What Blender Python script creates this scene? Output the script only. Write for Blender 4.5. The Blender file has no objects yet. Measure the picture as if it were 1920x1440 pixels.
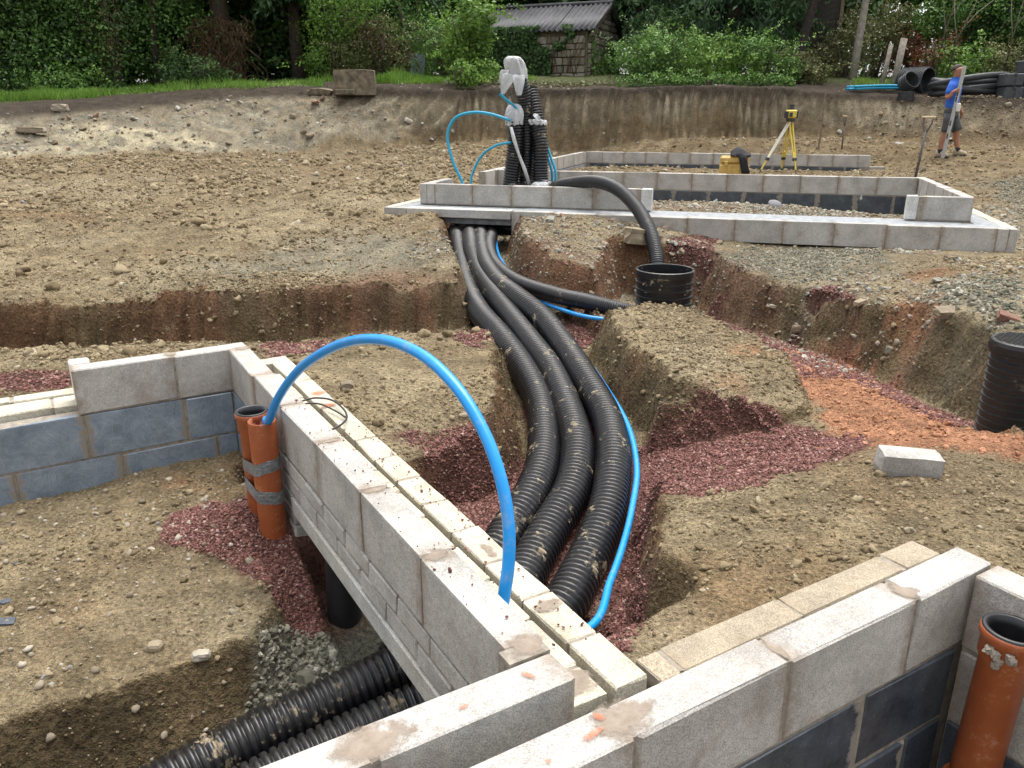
import bpy, math, random
import numpy as np
from mathutils import Vector, Matrix

random.seed(7)
RNG = np.random.default_rng(7)
R = math.radians
scene = bpy.context.scene
COL = scene.collection

# ------------------------------------------------------------------ camera, sky, sun, exposure
F_PX, PITCH, CZ = 1486.1, R(18.751), 1.1114      # focal length in pixels of a 1920 px wide frame
cam_d = bpy.data.cameras.new('camera')
cam_d.sensor_fit = 'HORIZONTAL'
cam_d.sensor_width = 36.0
cam_d.lens = 36.0 * F_PX / 1920.0
cam_d.clip_start = 0.05
cam_d.clip_end = 2000
cam = bpy.data.objects.new('camera', cam_d)
COL.objects.link(cam)
cam.location = (0, 0, CZ)
cam.rotation_euler = (math.pi / 2 - PITCH, 0, 0)
scene.camera = cam

SUN_EL, SUN_AZ = R(74), R(20)                     # overcast: broad soft light from high above, slightly ahead
world = bpy.data.worlds.new('World')
scene.world = world
world.use_nodes = True
wn, wl = world.node_tree.nodes, world.node_tree.links
wn.clear()
w_out = wn.new('ShaderNodeOutputWorld')
w_bg = wn.new('ShaderNodeBackground')
w_sky = wn.new('ShaderNodeTexSky')
w_sky.sky_type = 'NISHITA'
w_sky.sun_disc = False
w_sky.sun_elevation = SUN_EL
w_sky.sun_rotation = SUN_AZ
w_sky.air_density = 1.0
w_sky.dust_density = 4.0
w_sky.ozone_density = 1.0
w_hs = wn.new('ShaderNodeHueSaturation')
w_hs.inputs['Saturation'].default_value = 0.22     # cloud cover
w_bg.inputs['Strength'].default_value = 0.15
wl.new(w_sky.outputs[0], w_hs.inputs['Color'])
wl.new(w_hs.outputs[0], w_bg.inputs['Color'])
wl.new(w_bg.outputs[0], w_out.inputs['Surface'])

sun_d = bpy.data.lights.new('sun', 'SUN')
sun_d.energy = 1.25
sun_d.angle = R(50)
sun_d.color = (1.0, 0.96, 0.9)
sun = bpy.data.objects.new('sun', sun_d)
COL.objects.link(sun)
# direction towards the sun, measured like the sky texture (rotation clockwise from +Y)
sdir = Vector((math.sin(SUN_AZ) * math.cos(SUN_EL), math.cos(SUN_AZ) * math.cos(SUN_EL), math.sin(SUN_EL)))
sun.rotation_euler = (-sdir).to_track_quat('-Z', 'Y').to_euler()
sun.location = (0, 0, 30)

vs = scene.view_settings
vs.view_transform = 'Standard'
vs.look = 'None'
vs.gamma = 1.0
vs.use_curve_mapping = False
vs.exposure = 1.15

# ------------------------------------------------------------------ measuring helpers
CP, SP = math.cos(PITCH), math.sin(PITCH)
def ray(px, py):
    dx, dy = (px - 960) / F_PX, (720 - py) / F_PX
    return np.array([dx, CP + dy * SP, -SP + dy * CP])
def W(px, py, z=None, y=None):
    """world point seen at a photo pixel, at height z or at distance y"""
    r = ray(px, py)
    t = (z - CZ) / r[2] if z is not None else y / r[1]
    return np.array([0, 0, CZ]) + t * r

YAW = R(30.7916)
BC = (-0.7307, -4.0061)
cY, sY = math.cos(YAW), math.sin(YAW)
def toB(x, y):
    return BC[0] + x * cY + y * sY, BC[1] - x * sY + y * cY
def toW(bx, by):
    dx, dy = bx - BC[0], by - BC[1]
    return dx * cY - dy * sY, dx * sY + dy * cY
FO = (4.4624, 7.0285)
FT = R(-17.081)
cF, sF = math.cos(FT), math.sin(FT)
def toF(x, y):
    dx, dy = x - FO[0], y - FO[1]
    return dx * cF + dy * sF, -dx * sF + dy * cF
def fromF(s, v):
    return FO[0] + s * cF - v * sF, FO[1] + s * sF + v * cF

# ------------------------------------------------------------------ noise
def _hash(ix, iy, seed):
    h = (ix.astype(np.int64) * 374761393 + iy.astype(np.int64) * 668265263 + seed * 974711) & 0x7fffffff
    h = ((h ^ (h >> 13)) * 1274126177) & 0x7fffffff
    h = h ^ (h >> 16)
    return (h & 0xffff) / 65535.0
def vnoise(x, y, seed=0):
    ix, iy = np.floor(x), np.floor(y)
    fx, fy = x - ix, y - iy
    fx, fy = fx * fx * (3 - 2 * fx), fy * fy * (3 - 2 * fy)
    a, b = _hash(ix, iy, seed), _hash(ix + 1, iy, seed)
    c, d = _hash(ix, iy + 1, seed), _hash(ix + 1, iy + 1, seed)
    return (a + (b - a) * fx) * (1 - fy) + (c + (d - c) * fx) * fy
def fbm(x, y, f, octv=4, seed=0, gain=0.5):
    s, a, n = 0.0, 1.0, 0.0
    for o in range(octv):
        s = s + a * (vnoise(x * f + 17.3 * o, y * f - 9.1 * o, seed + o) - 0.5)
        n += a * 0.5
        a *= gain
        f *= 2.03
    return s / n          # about -1..1
def sstep(a, b, x):
    t = np.clip((x - a) / (b - a), 0, 1)
    return t * t * (3 - 2 * t)

# ------------------------------------------------------------------ terrain
def tps(pts):
    P = np.array(pts, float)
    n = len(P)
    d = np.hypot(P[:, None, 0] - P[None, :, 0], P[:, None, 1] - P[None, :, 1])
    K = np.where(d > 0, d * d * np.log(d + 1e-12), 0) + np.eye(n) * 0.05
    A = np.zeros((n + 3, n + 3))
    A[:n, :n] = K
    A[:n, n] = A[n, :n] = 1
    A[:n, n + 1] = A[n + 1, :n] = P[:, 0]
    A[:n, n + 2] = A[n + 2, :n] = P[:, 1]
    w = np.linalg.solve(A, np.concatenate([P[:, 2], [0, 0, 0]]))
    def f(x, y):
        out = w[n] + w[n + 1] * x + w[n + 2] * y
        for i in range(n):
            r2 = (x - P[i, 0]) ** 2 + (y - P[i, 1]) ** 2
            out = out + w[i] * 0.5 * r2 * np.log(r2 + 1e-12)
        return out
    return f
def sdist(poly, x, y):
    """signed distance to a polygon, positive outside"""
    P = np.array(poly, float)[:, :2]
    best = np.full(np.shape(x), 1e9)
    inside = np.zeros(np.shape(x), bool)
    for i in range(len(P)):
        a, b = P[i], P[(i + 1) % len(P)]
        ex, ey = b - a
        t = np.clip(((x - a[0]) * ex + (y - a[1]) * ey) / (ex * ex + ey * ey + 1e-12), 0, 1)
        best = np.minimum(best, np.hypot(x - a[0] - t * ex, y - a[1] - t * ey))
        c = ((a[1] > y) != (b[1] > y)) & (x < ex * (y - a[1]) / (ey + (1e-12 if ey >= 0 else -1e-12)) + a[0])
        inside ^= c
    return np.where(inside, -best, best)
def smin(a, b, k):
    h = np.clip(0.5 + 0.5 * (b - a) / k, 0, 1)
    return b * (1 - h) + a * h - k * h * (1 - h)
def smax(a, b, k):
    return -smin(-a, -b, k)

PL = [W(*p) for p in [
    (0, 600, -.26), (200, 582, -.26), (400, 565, -.25), (620, 550, -.24), (800, 548, -.22), (860, 548, -.21), (-300, 612, -.26),
    (0, 480, -.1), (400, 450, -.05), (700, 460, -.08), (-400, 480, -.05),
    (720, 400, .02), (400, 340, .17), (0, 380, .1), (-300, 340, .15), (700, 330, .2),
    (1050, 405, .13), (1160, 430, .06), (1000, 480, -.02), (1100, 500, -.1), (1180, 545, -.2), (960, 430, .05),
    (1330, 450, -.03), (1500, 457, -.07), (1700, 458, -.07), (1900, 460, -.07), (2200, 470, -.07),
    (1400, 490, -.12), (1600, 520, -.1), (1830, 540, .04), (1450, 530, -.2), (1650, 585, -.2), (1850, 640, -.14), (2100, 640, -.1),
    (1300, 596, -.25), (1210, 575, -.22), (1220, 640, -.25), (1350, 680, -.25), (1500, 720, -.36), (1290, 760, -.33), (1420, 790, -.42), (1180, 600, -.26),
    (1250, 980, -.40), (1350, 900, -.37), (1500, 880, -.36), (1700, 860, -.36), (1900, 850, -.36), (1500, 1010, -.31), (1800, 980, -.28), (2100, 900, -.3), (1300, 1130, -.40),
    (640, 660, -.3), (760, 640, -.27), (860, 660, -.27), (930, 720, -.28), (830, 760, -.33), (700, 740, -.27), (880, 830, -.42), (820, 850, -.48),
    (1900, 380, -.02), (1800, 330, .12), (1700, 300, .3), (1900, 300, .35), (2300, 350, .2),
]] + [(-14, 10, .25), (-8, 14, .3), (0, 17.5, .5), (6, 17.0, .5), (-4, 16, .3), (12, 14, .4), (3, 13.5, .2), (9, 12, .2), (0, 14, .25), (14, 8, .1), (-8, 4, -.2), (8, 3, -.2),
     (0, -1, -.4), (4, 0, -.4), (-5, 1, -.4)]
PL = [(p[0], p[1], p[2]) for p in PL]
f_plat = tps(PL)

def pw(*pp):
    return [tuple(W(*p)[:2]) for p in pp]
# trench floors (photo outlines carried to their own level)
T_PIPE = pw((880, 420, -.05), (958, 425, -.08), (945, 480, -.2), (985, 520, -.28), (1010, 560, -.35), (1100, 575, -.35), (1128, 610, -.42), (1105, 650, -.5), (1140, 720, -.55), (1205, 800, -.62),
            (1225, 870, -.68), (1205, 960, -.7), (1190, 1050, -.72), (1200, 1210, -.72), (1000, 1250, -.75), (850, 1060, -.75), (800, 960, -.7), (880, 930, -.7), (935, 900, -.68), (975, 830, -.62), (970, 740, -.55), (950, 700, -.52), (905, 655, -.46), (880, 620, -.44), (890, 560, -.36), (855, 500, -.25), (845, 430, -.06))
T_LEFT = pw((-400, 760, -.62), (-400, 715, -.66), (0, 702, -.66), (300, 682, -.66), (500, 657, -.62), (700, 634, -.58), (880, 622, -.52), (900, 655, -.46), (850, 640, -.32), (740, 622, -.28), (640, 634, -.30), (560, 648, -.34), (480, 662, -.42), (130, 722, -.58))
T_RIGHT = pw((1010, 560, -.36), (1130, 568, -.38), (1170, 545, -.46), (1310, 566, -.52), (1335, 592, -.56), (1450, 628, -.58), (1600, 686, -.60), (1720, 741, -.60), (1830, 795, -.58), (2300, 830, -.56), (2300, 960, -.5),
             (1920, 850, -.47), (1700, 815, -.46), (1560, 760, -.47), (1500, 682, -.36), (1440, 636, -.30), (1330, 583, -.25), (1200, 559, -.22), (1148, 584, -.28), (1120, 590, -.42))
T_CROSS = pw((1150, 905, -.66), (1210, 835, -.62), (1300, 822, -.56), (1450, 815, -.5), (1520, 780, -.46), (1500, 690, -.47), (1620, 700, -.48), (1760, 780, -.48), (1920, 840, -.48), (1920, 856, -.48), (1700, 838, -.46), (1600, 836, -.48), (1430, 872, -.52), (1300, 908, -.58), (1215, 950, -.66))
FL = [(p[0], p[1], p[2]) for p in [W(*q) for q in [
    (870, 430, -.2), (900, 500, -.3), (950, 560, -.42), (1100, 580, -.46), (1000, 640, -.55), (1070, 780, -.66), (1080, 900, -.74), (1050, 1000, -.78), (1030, 1130, -.8), (1190, 1000, -.74), (850, 980, -.74), (900, 900, -.72),
    (0, 720, -.62), (300, 690, -.65), (600, 655, -.58), (800, 635, -.54), (880, 640, -.5), (-300, 740, -.5),
    (1250, 570, -.55), (1450, 630, -.60), (1600, 690, -.62), (1720, 745, -.62), (1850, 810, -.56), (2200, 850, -.48),
    (1230, 860, -.66), (1300, 860, -.58), (1400, 840, -.52), (1500, 830, -.47), (1600, 740, -.46), (1700, 800, -.45), (1620, 800, -.45), (1850, 830, -.45)]]]
f_floor = tps(FL)

EXC = [(-30, 8), (-16, 11.5), (-10, 14.6), (-5.8, 16.6), (-3.2, 17.4), (-1.35, 18.2), (0, 18.5), (4, 18.5), (7.2, 18.2), (9.2, 17.0), (11, 15.6), (16, 13.0), (30, 9), (30, -30), (-30, -30)]
UP = [tuple(W(px, py, y=y)) for px, py, y in [
    (-200, 205, 17), (0, 200, 17.5), (250, 184, 18.3), (450, 168, 19), (640, 158, 20), (830, 165, 19), (1000, 167, 18.9), (1250, 162, 18.9), (1500, 168, 18.6), (1700, 180, 18), (1900, 190, 17), (2200, 190, 15),
    (0, 172, 22), (450, 152, 23), (800, 142, 23), (1050, 140, 23.5), (1400, 142, 22.5), (1700, 152, 21), (1900, 164, 20)]]
UP += [(-30, 14, 1.5), (30, 14, 1.6), (-40, 32, 2.3), (0, 34, 2.4), (40, 32, 2.3), (-20, 24, 1.8), (20, 24, 1.9)]
f_up = tps(UP)
SLX = np.array([-30, -14, -9, -6, -4, -2.6, -1.4, -.6, 6, 7.5, 9.5, 12, 30.])
SLV = np.array([.3, .3, .34, .42, .6, 1.0, 2.0, 3.4, 3.4, 1.7, 1.1, .9, .6])

# the pit inside the near room, and its spoil
PIT = pw((560, 860, -.5), (462, 880, -.58), (452, 935, -.6), (480, 1030, -.62), (512, 1100, -.64), (512, 1160, -.66), (492, 1225, -.68), (420, 1275, -.68), (320, 1302, -.68), (180, 1345, -.68), (-200, 1460, -.68), (0, 1900, -.9), (900, 1700, -.9), (900, 1250, -.9), (700, 1000, -.7))
PIT_AX = pw((462, 880, -.58),)

SAND = pw((1468, 655, -.46), (1530, 668, -.46), (1600, 690, -.46), (1680, 745, -.46), (1790, 800, -.46), (1920, 828, -.46), (2100, 850, -.46), (2100, 905, -.46), (1920, 865, -.46), (1790, 836, -.46), (1640, 832, -.46), (1570, 810, -.46), (1560, 760, -.46), (1510, 705, -.46))
RELIEF = [pw((1190, 840, -.6), (1230, 790, -.5), (1430, 765, -.45), (1540, 800, -.48), (1640, 832, -.48), (1520, 880, -.5), (1370, 915, -.56), (1230, 965, -.66))]
def teeth_marks(x, y):
    """ridges left between the teeth of the digger bucket: 0..1"""
    ph = x / .20 + .8 * fbm(x, y * .15, .7, 2, 171)
    a = np.maximum(np.cos(np.pi * ph), 0) ** 3 * 1.2 + np.maximum(-np.cos(np.pi * ph), 0) ** 3
    gate = sstep(.32, .62, vnoise(x * 2.6 + 3, y * .2, 172)) * .75 + .25
    b = np.maximum(np.cos(np.pi * ((x * .55 - y * .85) / .13)), 0) ** 3
    return np.where(x > -1.2, np.clip(a, 0, 1) * gate, b)
def H(x, y):
    x = np.asarray(x, float); y = np.asarray(y, float)
    n1 = fbm(x, y, 1.1, 4, 3)
    n2 = fbm(x, y, 7.0, 4, 11)
    n3 = fbm(x, y, 24.0, 3, 23)
    h = f_plat(x, y)
    far = sstep(9, 16, np.hypot(x * .8, y))
    h = np.where(y > 12, np.clip(h, -.3, .75), np.clip(h, -.5, .45))
    # loose turned soil on the field
    F_s, F_v = toF(x, y)
    fieldm = sstep(.5, .0, x - (-.3 + 0.0 * y)) * sstep(4.7, 5.6, y)
    rough = np.clip(fieldm + .55 * sstep(9, 12, y) + .25, 0, 1)
    clod = np.abs(n2) * .9 + n3 * .45
    n4 = fbm(x, y, 13.0, 3, 35)
    ridg = 1 - 2 * np.abs(n4)
    heave = fbm(x, y, .42, 3, 141)
    h = h + fieldm * (.17 * heave + .09 * np.abs(fbm(x, y, 1.9, 3, 142))) * sstep(4.9, 6.3, y) * sstep(16, 13, y)
    h = h + n1 * .035 + rough * .036 * clod + .011 * n2 + .006 * n3 + .006 * ridg * sstep(-.2, .4, n1)
    # trenches
    fl = np.clip(f_floor(x, y), -.85, -.1)
    wob = .055 * fbm(x, y, 2.6, 3, 41) + .022 * fbm(x, y, 11, 3, 51)
    for poly, slope, k in ((T_PIPE, 3.0, .03), (T_LEFT, 4.5, .03), (T_RIGHT, 2.6, .035), (T_CROSS, 1.6, .05)):
        d = sdist(poly, x, y) + wob * (2.0 if poly is T_LEFT else 1.25) + .022 * np.cos(6.283 * (x + (.0 if poly is T_LEFT else .8) * y) / .115 + 2.5 * n1) * sstep(-.1, .3, n1)
        lim = fl + np.maximum(d, 0) * slope + .010 * n2 + .006 * n3 + (.05 * n2 + .035 * ridg + .02 * n3) * sstep(.0, .12, d)
        h = np.where(d < 1.2, smin(h, lim, k), h)
    # trodden level ground round the far rooms
    lvl = .10 + .55 * np.hypot(np.maximum(np.maximum(-6.4 - F_s, F_s - .45), 0), np.maximum(np.maximum(3.0 - F_v, F_v - 9.6), 0)) + .03 * n1 + .02 * clod
    h = np.where(F_v > 3.0, smin(h, lvl, .05), h)
    # excavation edge
    d = sdist(EXC, x, y)
    slope = np.interp(x, SLX, SLV)
    teeth = teeth_marks(x, y) * np.maximum(sstep(1.3, 2.5, slope), sstep(-4.2, -3, x) * sstep(-.8, -1.5, x))
    leftb = sstep(-1.2, -3.0, x)
    d = d + .16 * fbm(x, y, .9, 3, 61) + .06 * fbm(x, y, 5, 4, 62) + .10 * teeth + leftb * (.35 * fbm(x, y, .8, 4, 64) + .45 * np.maximum(fbm(x * .6, y * 1.6, 1.5, 4, 65), 0))
    upz = np.clip(f_up(x, y), .9, 3.0) + .06 * fbm(x, y, .7, 3, 63) + .02 * n2
    toe = np.clip(h, 0, .7)
    bank = toe + np.maximum(d, 0) * slope + (leftb * .05 + .02) * np.maximum(0, n2) * sstep(0, .3, d)
    hb = smin(bank, upz, .10)
    h = np.where(d > 0, smax(h, hb, .02), h)
    # inside the far building
    room1 = (F_s > -5.85) & (F_s < -.3) & (F_v > .12) & (F_v < 2.98)
    r1 = .11 + .045 * n1 + .02 * clod - .22 * sstep(-1.9, -.6, F_s) * sstep(1.2, 2.4, F_v) - .10 * sstep(1.7, 2.8, F_v) - .35 * sstep(-3.9, -4.6, F_s) * sstep(2.6, 1.4, F_v)
    h = np.where(room1, r1, h)
    room2 = (F_s > -5.85) & (F_s < -.35) & (F_v >= 2.98) & (F_v < 9.0)
    r2 = .095 + .04 * n1 + .03 * clod
    h = np.where(room2, r2, h)
    for pk in RELIEF:
        dr = sdist(pk, x, y)
        h = h + np.where(dr < .05, sstep(.05, -.08, dr) * (.022 * fbm(x, y, 3.2, 3, 97) + .006 * n3), 0)
    # trodden sand
    ds = sdist(SAND, x, y)
    h = h + np.where(ds < .1, sstep(.08, -.1, ds) * (.045 * fbm(x, y, 3.5, 4, 95) + .03 * np.abs(fbm(x, y, 8, 3, 96)) + .012 * n3), 0)
    # near building
    B_x, B_y = toB(x, y)
    left = (B_x < .14) & (B_y < .06) & (B_y > -2.95)
    soil = -.60 - .045 * sstep(-.9, -2.0, B_y) + .055 * sstep(-.9, -.25, B_x) * sstep(-.7, -.15, B_y) + .03 * n1 + .016 * clod + .006 * n3
    d = sdist(PIT, x, y) + wob * .8
    fl2 = -1.03 + .22 * sstep(-1.66, -1.34, B_y) + .03 * n1 + .012 * n3
    lim = fl2 - 0 + np.maximum(d + .10, 0) * 2.2
    lim = lim + (.03 * n2 + .025 * ridg) * sstep(.0, .1, d)
    soil = np.where(d < 1, smin(soil, lim, .03), soil)
    ax, ay = toW(-.10, -.72)
    dist = np.hypot((B_x + .12) * .85, B_y + .72)
    pile = -.47 - .52 * np.maximum(dist - .12, 0) + .012 * n2
    soil = np.where(B_x > -.85, smax(soil, pile, .05), soil)
    h = np.where(left, soil, h)
    under = (B_x > .0) & (B_x < .42) & (B_y > -2.6) & (B_y < -1.05)
    h = np.where(under, np.minimum(h, -.92 + .13 * sstep(-1.55, -1.36, B_y)), h)
    # the trench runs on to the wall under the ducts
    dbox = np.hypot(np.maximum(np.maximum(.36 - B_x, B_x - .90), 0), np.maximum(np.maximum(-2.22 - B_y, B_y + 1.40), 0))
    h = np.where((B_x > .34) & (dbox < .5), np.minimum(h, -.84 + .01 * n3 + 3.0 * dbox), h)
    gap = (B_y <= -2.82) & (B_y > -3.04) & (B_x < .3)
    h = np.where(gap, -.55, h)
    right = (B_y <= -3.04) & (B_x < 1.22)
    h = np.where(right, -.80 + .04 * n1 + .02 * n2, h)
    strip = (B_y > -3.04) & (B_y < -2.78) & (B_x > .25) & (B_x < 1.5)
    h = np.where(strip, np.minimum(h, -.34), h)
    dstrip = (B_x > .08) & (B_x < .37) & (B_y > -2.8) & (B_y < .3)
    h = np.where(dstrip & ~under, np.minimum(h, -.33), h)
    lstrip = (B_y > .04) & (B_y < .36) & (B_x < .3)
    h = np.where(lstrip, np.minimum(h, -.34), h)
    return h

def Wgs(pp):
    """where the sight lines of photo pixels meet the ground"""
    rs = np.array([ray(*p) for p in pp])
    t = np.geomspace(.8, 60, 260)
    P = rs[:, None] * t[None, :, None]
    P[..., 2] += CZ
    below = P[..., 2] < H(P[..., 0].ravel(), P[..., 1].ravel()).reshape(P.shape[:2])
    below[:, -1] = True
    i = np.maximum(np.argmax(below, 1), 1)
    lo, hi = t[i - 1], t[i]
    for _ in range(7):
        md = .5 * (lo + hi)
        Q = rs * md[:, None]
        u = Q[:, 2] + CZ < H(Q[:, 0], Q[:, 1])
        hi, lo = np.where(u, md, hi), np.where(u, lo, md)
    Q = rs * hi[:, None]
    Q[:, 2] += CZ
    return Q
def Wg(px, py):
    return Wgs([(px, py)])[0]
def pg(*pp):
    return [tuple(q[:2]) for q in Wgs(pp)]

# ------------------------------------------------------------------ materials
def nodes(m):
    m.use_nodes = True
    nt = m.node_tree
    nt.nodes.clear()
    out = nt.nodes.new('ShaderNodeOutputMaterial')
    b = nt.nodes.new('ShaderNodeBsdfPrincipled')
    nt.links.new(b.outputs[0], out.inputs['Surface'])
    return nt, b, out
class N:
    """small shader-graph writer"""
    def __init__(s, name):
        s.m = bpy.data.materials.new(name)
        s.nt, s.b, s.out = nodes(s.m)
    def new(s, t, **kw):
        n = s.nt.nodes.new(t)
        for k, v in kw.items():
            setattr(n, k, v)
        return n
    def link(s, a, b):
        s.nt.links.new(a, b)
    def put(s, sock, v):
        if hasattr(v, 'links') or hasattr(v, 'is_output'):
            s.link(v, sock)
        else:
            if isinstance(v, (tuple, list)) and len(v) == 3 and sock.type == 'RGBA':
                v = (*v, 1)
            sock.default_value = v
    def coord(s, kind='Object'):
        if not hasattr(s, '_tc'):
            s._tc = s.new('ShaderNodeTexCoord')
        return s._tc.outputs[kind]
    def pos(s):
        return s.new('ShaderNodeNewGeometry').outputs['Position']
    def noise(s, scale, detail=4, rough=.55, vec=None, w=None, dist=0):
        n = s.new('ShaderNodeTexNoise')
        n.inputs['Scale'].default_value = scale
        n.inputs['Detail'].default_value = detail
        n.inputs['Roughness'].default_value = rough
        n.inputs['Distortion'].default_value = dist
        s.link(vec if vec is not None else s.coord(), n.inputs['Vector'])
        return n.outputs['Fac']
    def voro(s, scale, vec=None, feature='F1', out='Distance'):
        n = s.new('ShaderNodeTexVoronoi', feature=feature)
        n.inputs['Scale'].default_value = scale
        s.link(vec if vec is not None else s.coord(), n.inputs['Vector'])
        return n.outputs[out]
    def ramp(s, fac, stops, interp='LINEAR'):
        n = s.new('ShaderNodeValToRGB')
        n.color_ramp.interpolation = interp
        els = n.color_ramp.elements
        while len(els) < len(stops):
            els.new(.5)
        for e, (p, c) in zip(els, stops):
            e.position = p
            e.color = (*c, 1) if isinstance(c, (tuple, list)) else (c, c, c, 1)
        s.link(fac, n.inputs[0])
        return n.outputs[0]
    def mix(s, fac, a, b, mode='MIX'):
        n = s.new('ShaderNodeMix', data_type='RGBA', blend_type=mode)
        s.put(n.inputs[0], fac)
        s.put(n.inputs[6], a)
        s.put(n.inputs[7], b)
        return n.outputs[2]
    def math(s, op, a, b=0.0, clamp=False):
        n = s.new('ShaderNodeMath', operation=op, use_clamp=clamp)
        s.put(n.inputs[0], a)
        s.put(n.inputs[1], b)
        return n.outputs[0]
    def sep(s, v):
        n = s.new('ShaderNodeSeparateXYZ')
        s.link(v, n.inputs[0])
        return n.outputs
    def attr(s, name, kind='GEOMETRY'):
        n = s.new('ShaderNodeAttribute', attribute_name=name, attribute_type=kind)
        return n
    def bump(s, hgt, strength=.3, dist=.01, normal=None):
        n = s.new('ShaderNodeBump')
        n.inputs['Strength'].default_value = strength
        n.inputs['Distance'].default_value = dist
        s.link(hgt, n.inputs['Height'])
        if normal is not None:
            s.link(normal, n.inputs['Normal'])
        return n.outputs[0]
    def set(s, color=None, rough=None, normal=None, **kw):
        if color is not None:
            s.put(s.b.inputs['Base Color'], color)
        if rough is not None:
            s.put(s.b.inputs['Roughness'], rough)
        if normal is not None:
            s.link(normal, s.b.inputs['Normal'])
        for k, v in kw.items():
            s.put(s.b.inputs[k], v)
        return s.m
    def rand(s):
        return s.new('ShaderNodeObjectInfo').outputs['Random']

def plain(name, color, rough=.6, var=.12, scale=30, metallic=0, bump=0, bscale=60):
    n = N(name)
    f = n.noise(scale, 3)
    c0 = tuple(max(0, c * (1 - var)) for c in color)
    c1 = tuple(c * (1 + var) for c in color)
    col = n.ramp(f, [(.3, c0), (.7, c1)])
    kw = {}
    if bump:
        kw['normal'] = n.bump(n.noise(bscale, 4), bump, .005)
    return n.set(col, rough, Metallic=metallic, **kw)

M = {}
# ground
n = N('ground_soil')
p = n.pos()
vc = n.attr('soil_colour').outputs['Color']
fa = n.noise(4, 6, .74, p)
fb = n.noise(60, 4, .7, p)
fc = n.noise(170, 2, .6, p)
c = n.mix(.7, vc, n.ramp(fa, [(.33, .42), (.5, 1.0), (.67, 1.55)]), 'MULTIPLY')
c = n.mix(.85, c, n.ramp(fb, [(.32, .4), (.5, 1.0), (.68, 1.6)]), 'MULTIPLY')
spk = n.voro(75, p)
c = n.mix(n.math('MULTIPLY', n.ramp(spk, [(.0, 1.), (.16, 0.)]), n.ramp(n.noise(14, 2, .5, p), [(.5, 0.), (.68, .8)])), c, n.mix(.5, vc, (.62, .56, .46)))
hh = n.math('ADD', n.math('ADD', n.math('MULTIPLY', fb, 1.0), n.math('MULTIPLY', fa, 3.0)), n.math('MULTIPLY', fc, .45))
hh = n.math('ADD', hh, n.math('MULTIPLY', n.voro(38, p), -.5))
M['ground'] = n.set(c, .95, n.bump(hh, 1.0, .03), **{'Specular IOR Level': .2})

def stone_mat(name, stops, rough=.85, bs=60):
    n = N(name)
    r = n.rand()
    col = n.ramp(r, stops)
    f = n.noise(25, 4, .6)
    col = n.mix(.6, col, n.ramp(f, [(.3, .6), (.7, 1.3)]), 'MULTIPLY')
    return n.set(col, rough, n.bump(n.noise(bs, 4), .4, .004), **{'Specular IOR Level': .3})
M['red_gravel'] = stone_mat('red_gravel', [(0, (.080, .033, .027)), (.4, (.158, .066, .054)), (.75, (.23, .100, .083)), (.94, (.32, .17, .14)), (1, (.46, .34, .29))], .7)
M['grey_gravel'] = stone_mat('grey_gravel', [(0, (.10, .098, .072)), (.5, (.20, .19, .142)), (.85, (.28, .265, .205)), (1, (.42, .40, .34))])
M['soil_clod'] = stone_mat('soil_clod', [(0, (.145, .108, .060)), (.4, (.215, .165, .095)), (.8, (.275, .218, .132)), (.97, (.32, .26, .165)), (1, (.38, .33, .24))], .95, 90)
M['pale_stone'] = stone_mat('pale_stone', [(0, (.17, .135, .09)), (.35, (.25, .205, .145)), (.7, (.34, .295, .225)), (.92, (.44, .40, .33)), (1, (.20, .20, .21))], .85)
M['rubble'] = stone_mat('rubble', [(0, (.18, .13, .085)), (.3, (.29, .24, .17)), (.6, (.30, .30, .26)), (.88, (.42, .39, .32)), (.95, (.27, .16, .11)), (1, (.50, .47, .40))], .9)

# concrete block; its long side runs along local x
def concrete(name, base, dark=.75, stain=(.27, .215, .165), st_amt=.8, spk=.5):
    n = N(name)
    o = n.coord()
    r = n.rand()
    off = n.new('ShaderNodeVectorMath', operation='ADD')
    rr = n.new('ShaderNodeCombineXYZ')
    for i, k in enumerate((13.0, 29.0, 7.0)):
        n.link(n.math('MULTIPLY', r, k), rr.inputs[i])
    n.link(o, off.inputs[0]); n.link(rr.outputs[0], off.inputs[1])
    v = off.outputs[0]
    big = n.noise(5, 3, .5, v)
    mid = n.noise(55, 4, .65, v)
    fine = n.noise(260, 2, .6, v)
    col = n.ramp(big, [(.3, tuple(b * .74 for b in base)), (.55, base), (.75, tuple(b * 1.1 for b in base))])
    col = n.mix(.5, col, n.ramp(mid, [(.3, .72), (.7, 1.25)]), 'MULTIPLY')
    col = n.mix(spk, col, n.ramp(fine, [(.36, .35), (.5, 1.), (.64, 1.5)]), 'MULTIPLY')
    x = n.sep(o)[0]
    ends = n.math('ABSOLUTE', x)
    e = n.math('ADD', ends, n.math('MULTIPLY', n.math('SUBTRACT', n.noise(16, 4, .6, v), .5), .14))
    sm = n.ramp(e, [(.170, 0.), (.205, st_amt * .55), (.222, st_amt)])
    blot = n.ramp(n.noise(7, 4, .6, v, dist=.6), [(.56, 0.), (.72, .5)])
    sm2 = n.math('MAXIMUM', sm, blot)
    col = n.mix(sm2, col, n.mix(.5, stain, n.ramp(mid, [(.3, tuple(s * .7 for s in stain)), (.7, tuple(s * 1.4 for s in stain))])))
    hgt = n.math('ADD', fine, n.math('MULTIPLY', mid, .8))
    return n.set(col, .93, n.bump(hgt, .55, .004), **{'Specular IOR Level': .25})
M['block'] = concrete('concrete_block', (.445, .425, .39), spk=.38)
M['brick'] = concrete('concrete_brick', (.53, .49, .39), stain=(.33, .265, .17), st_amt=.15)
M['brick_weathered'] = concrete('weathered_concrete_brick', (.36, .305, .225), stain=(.26, .20, .12), st_amt=.3)
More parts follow.
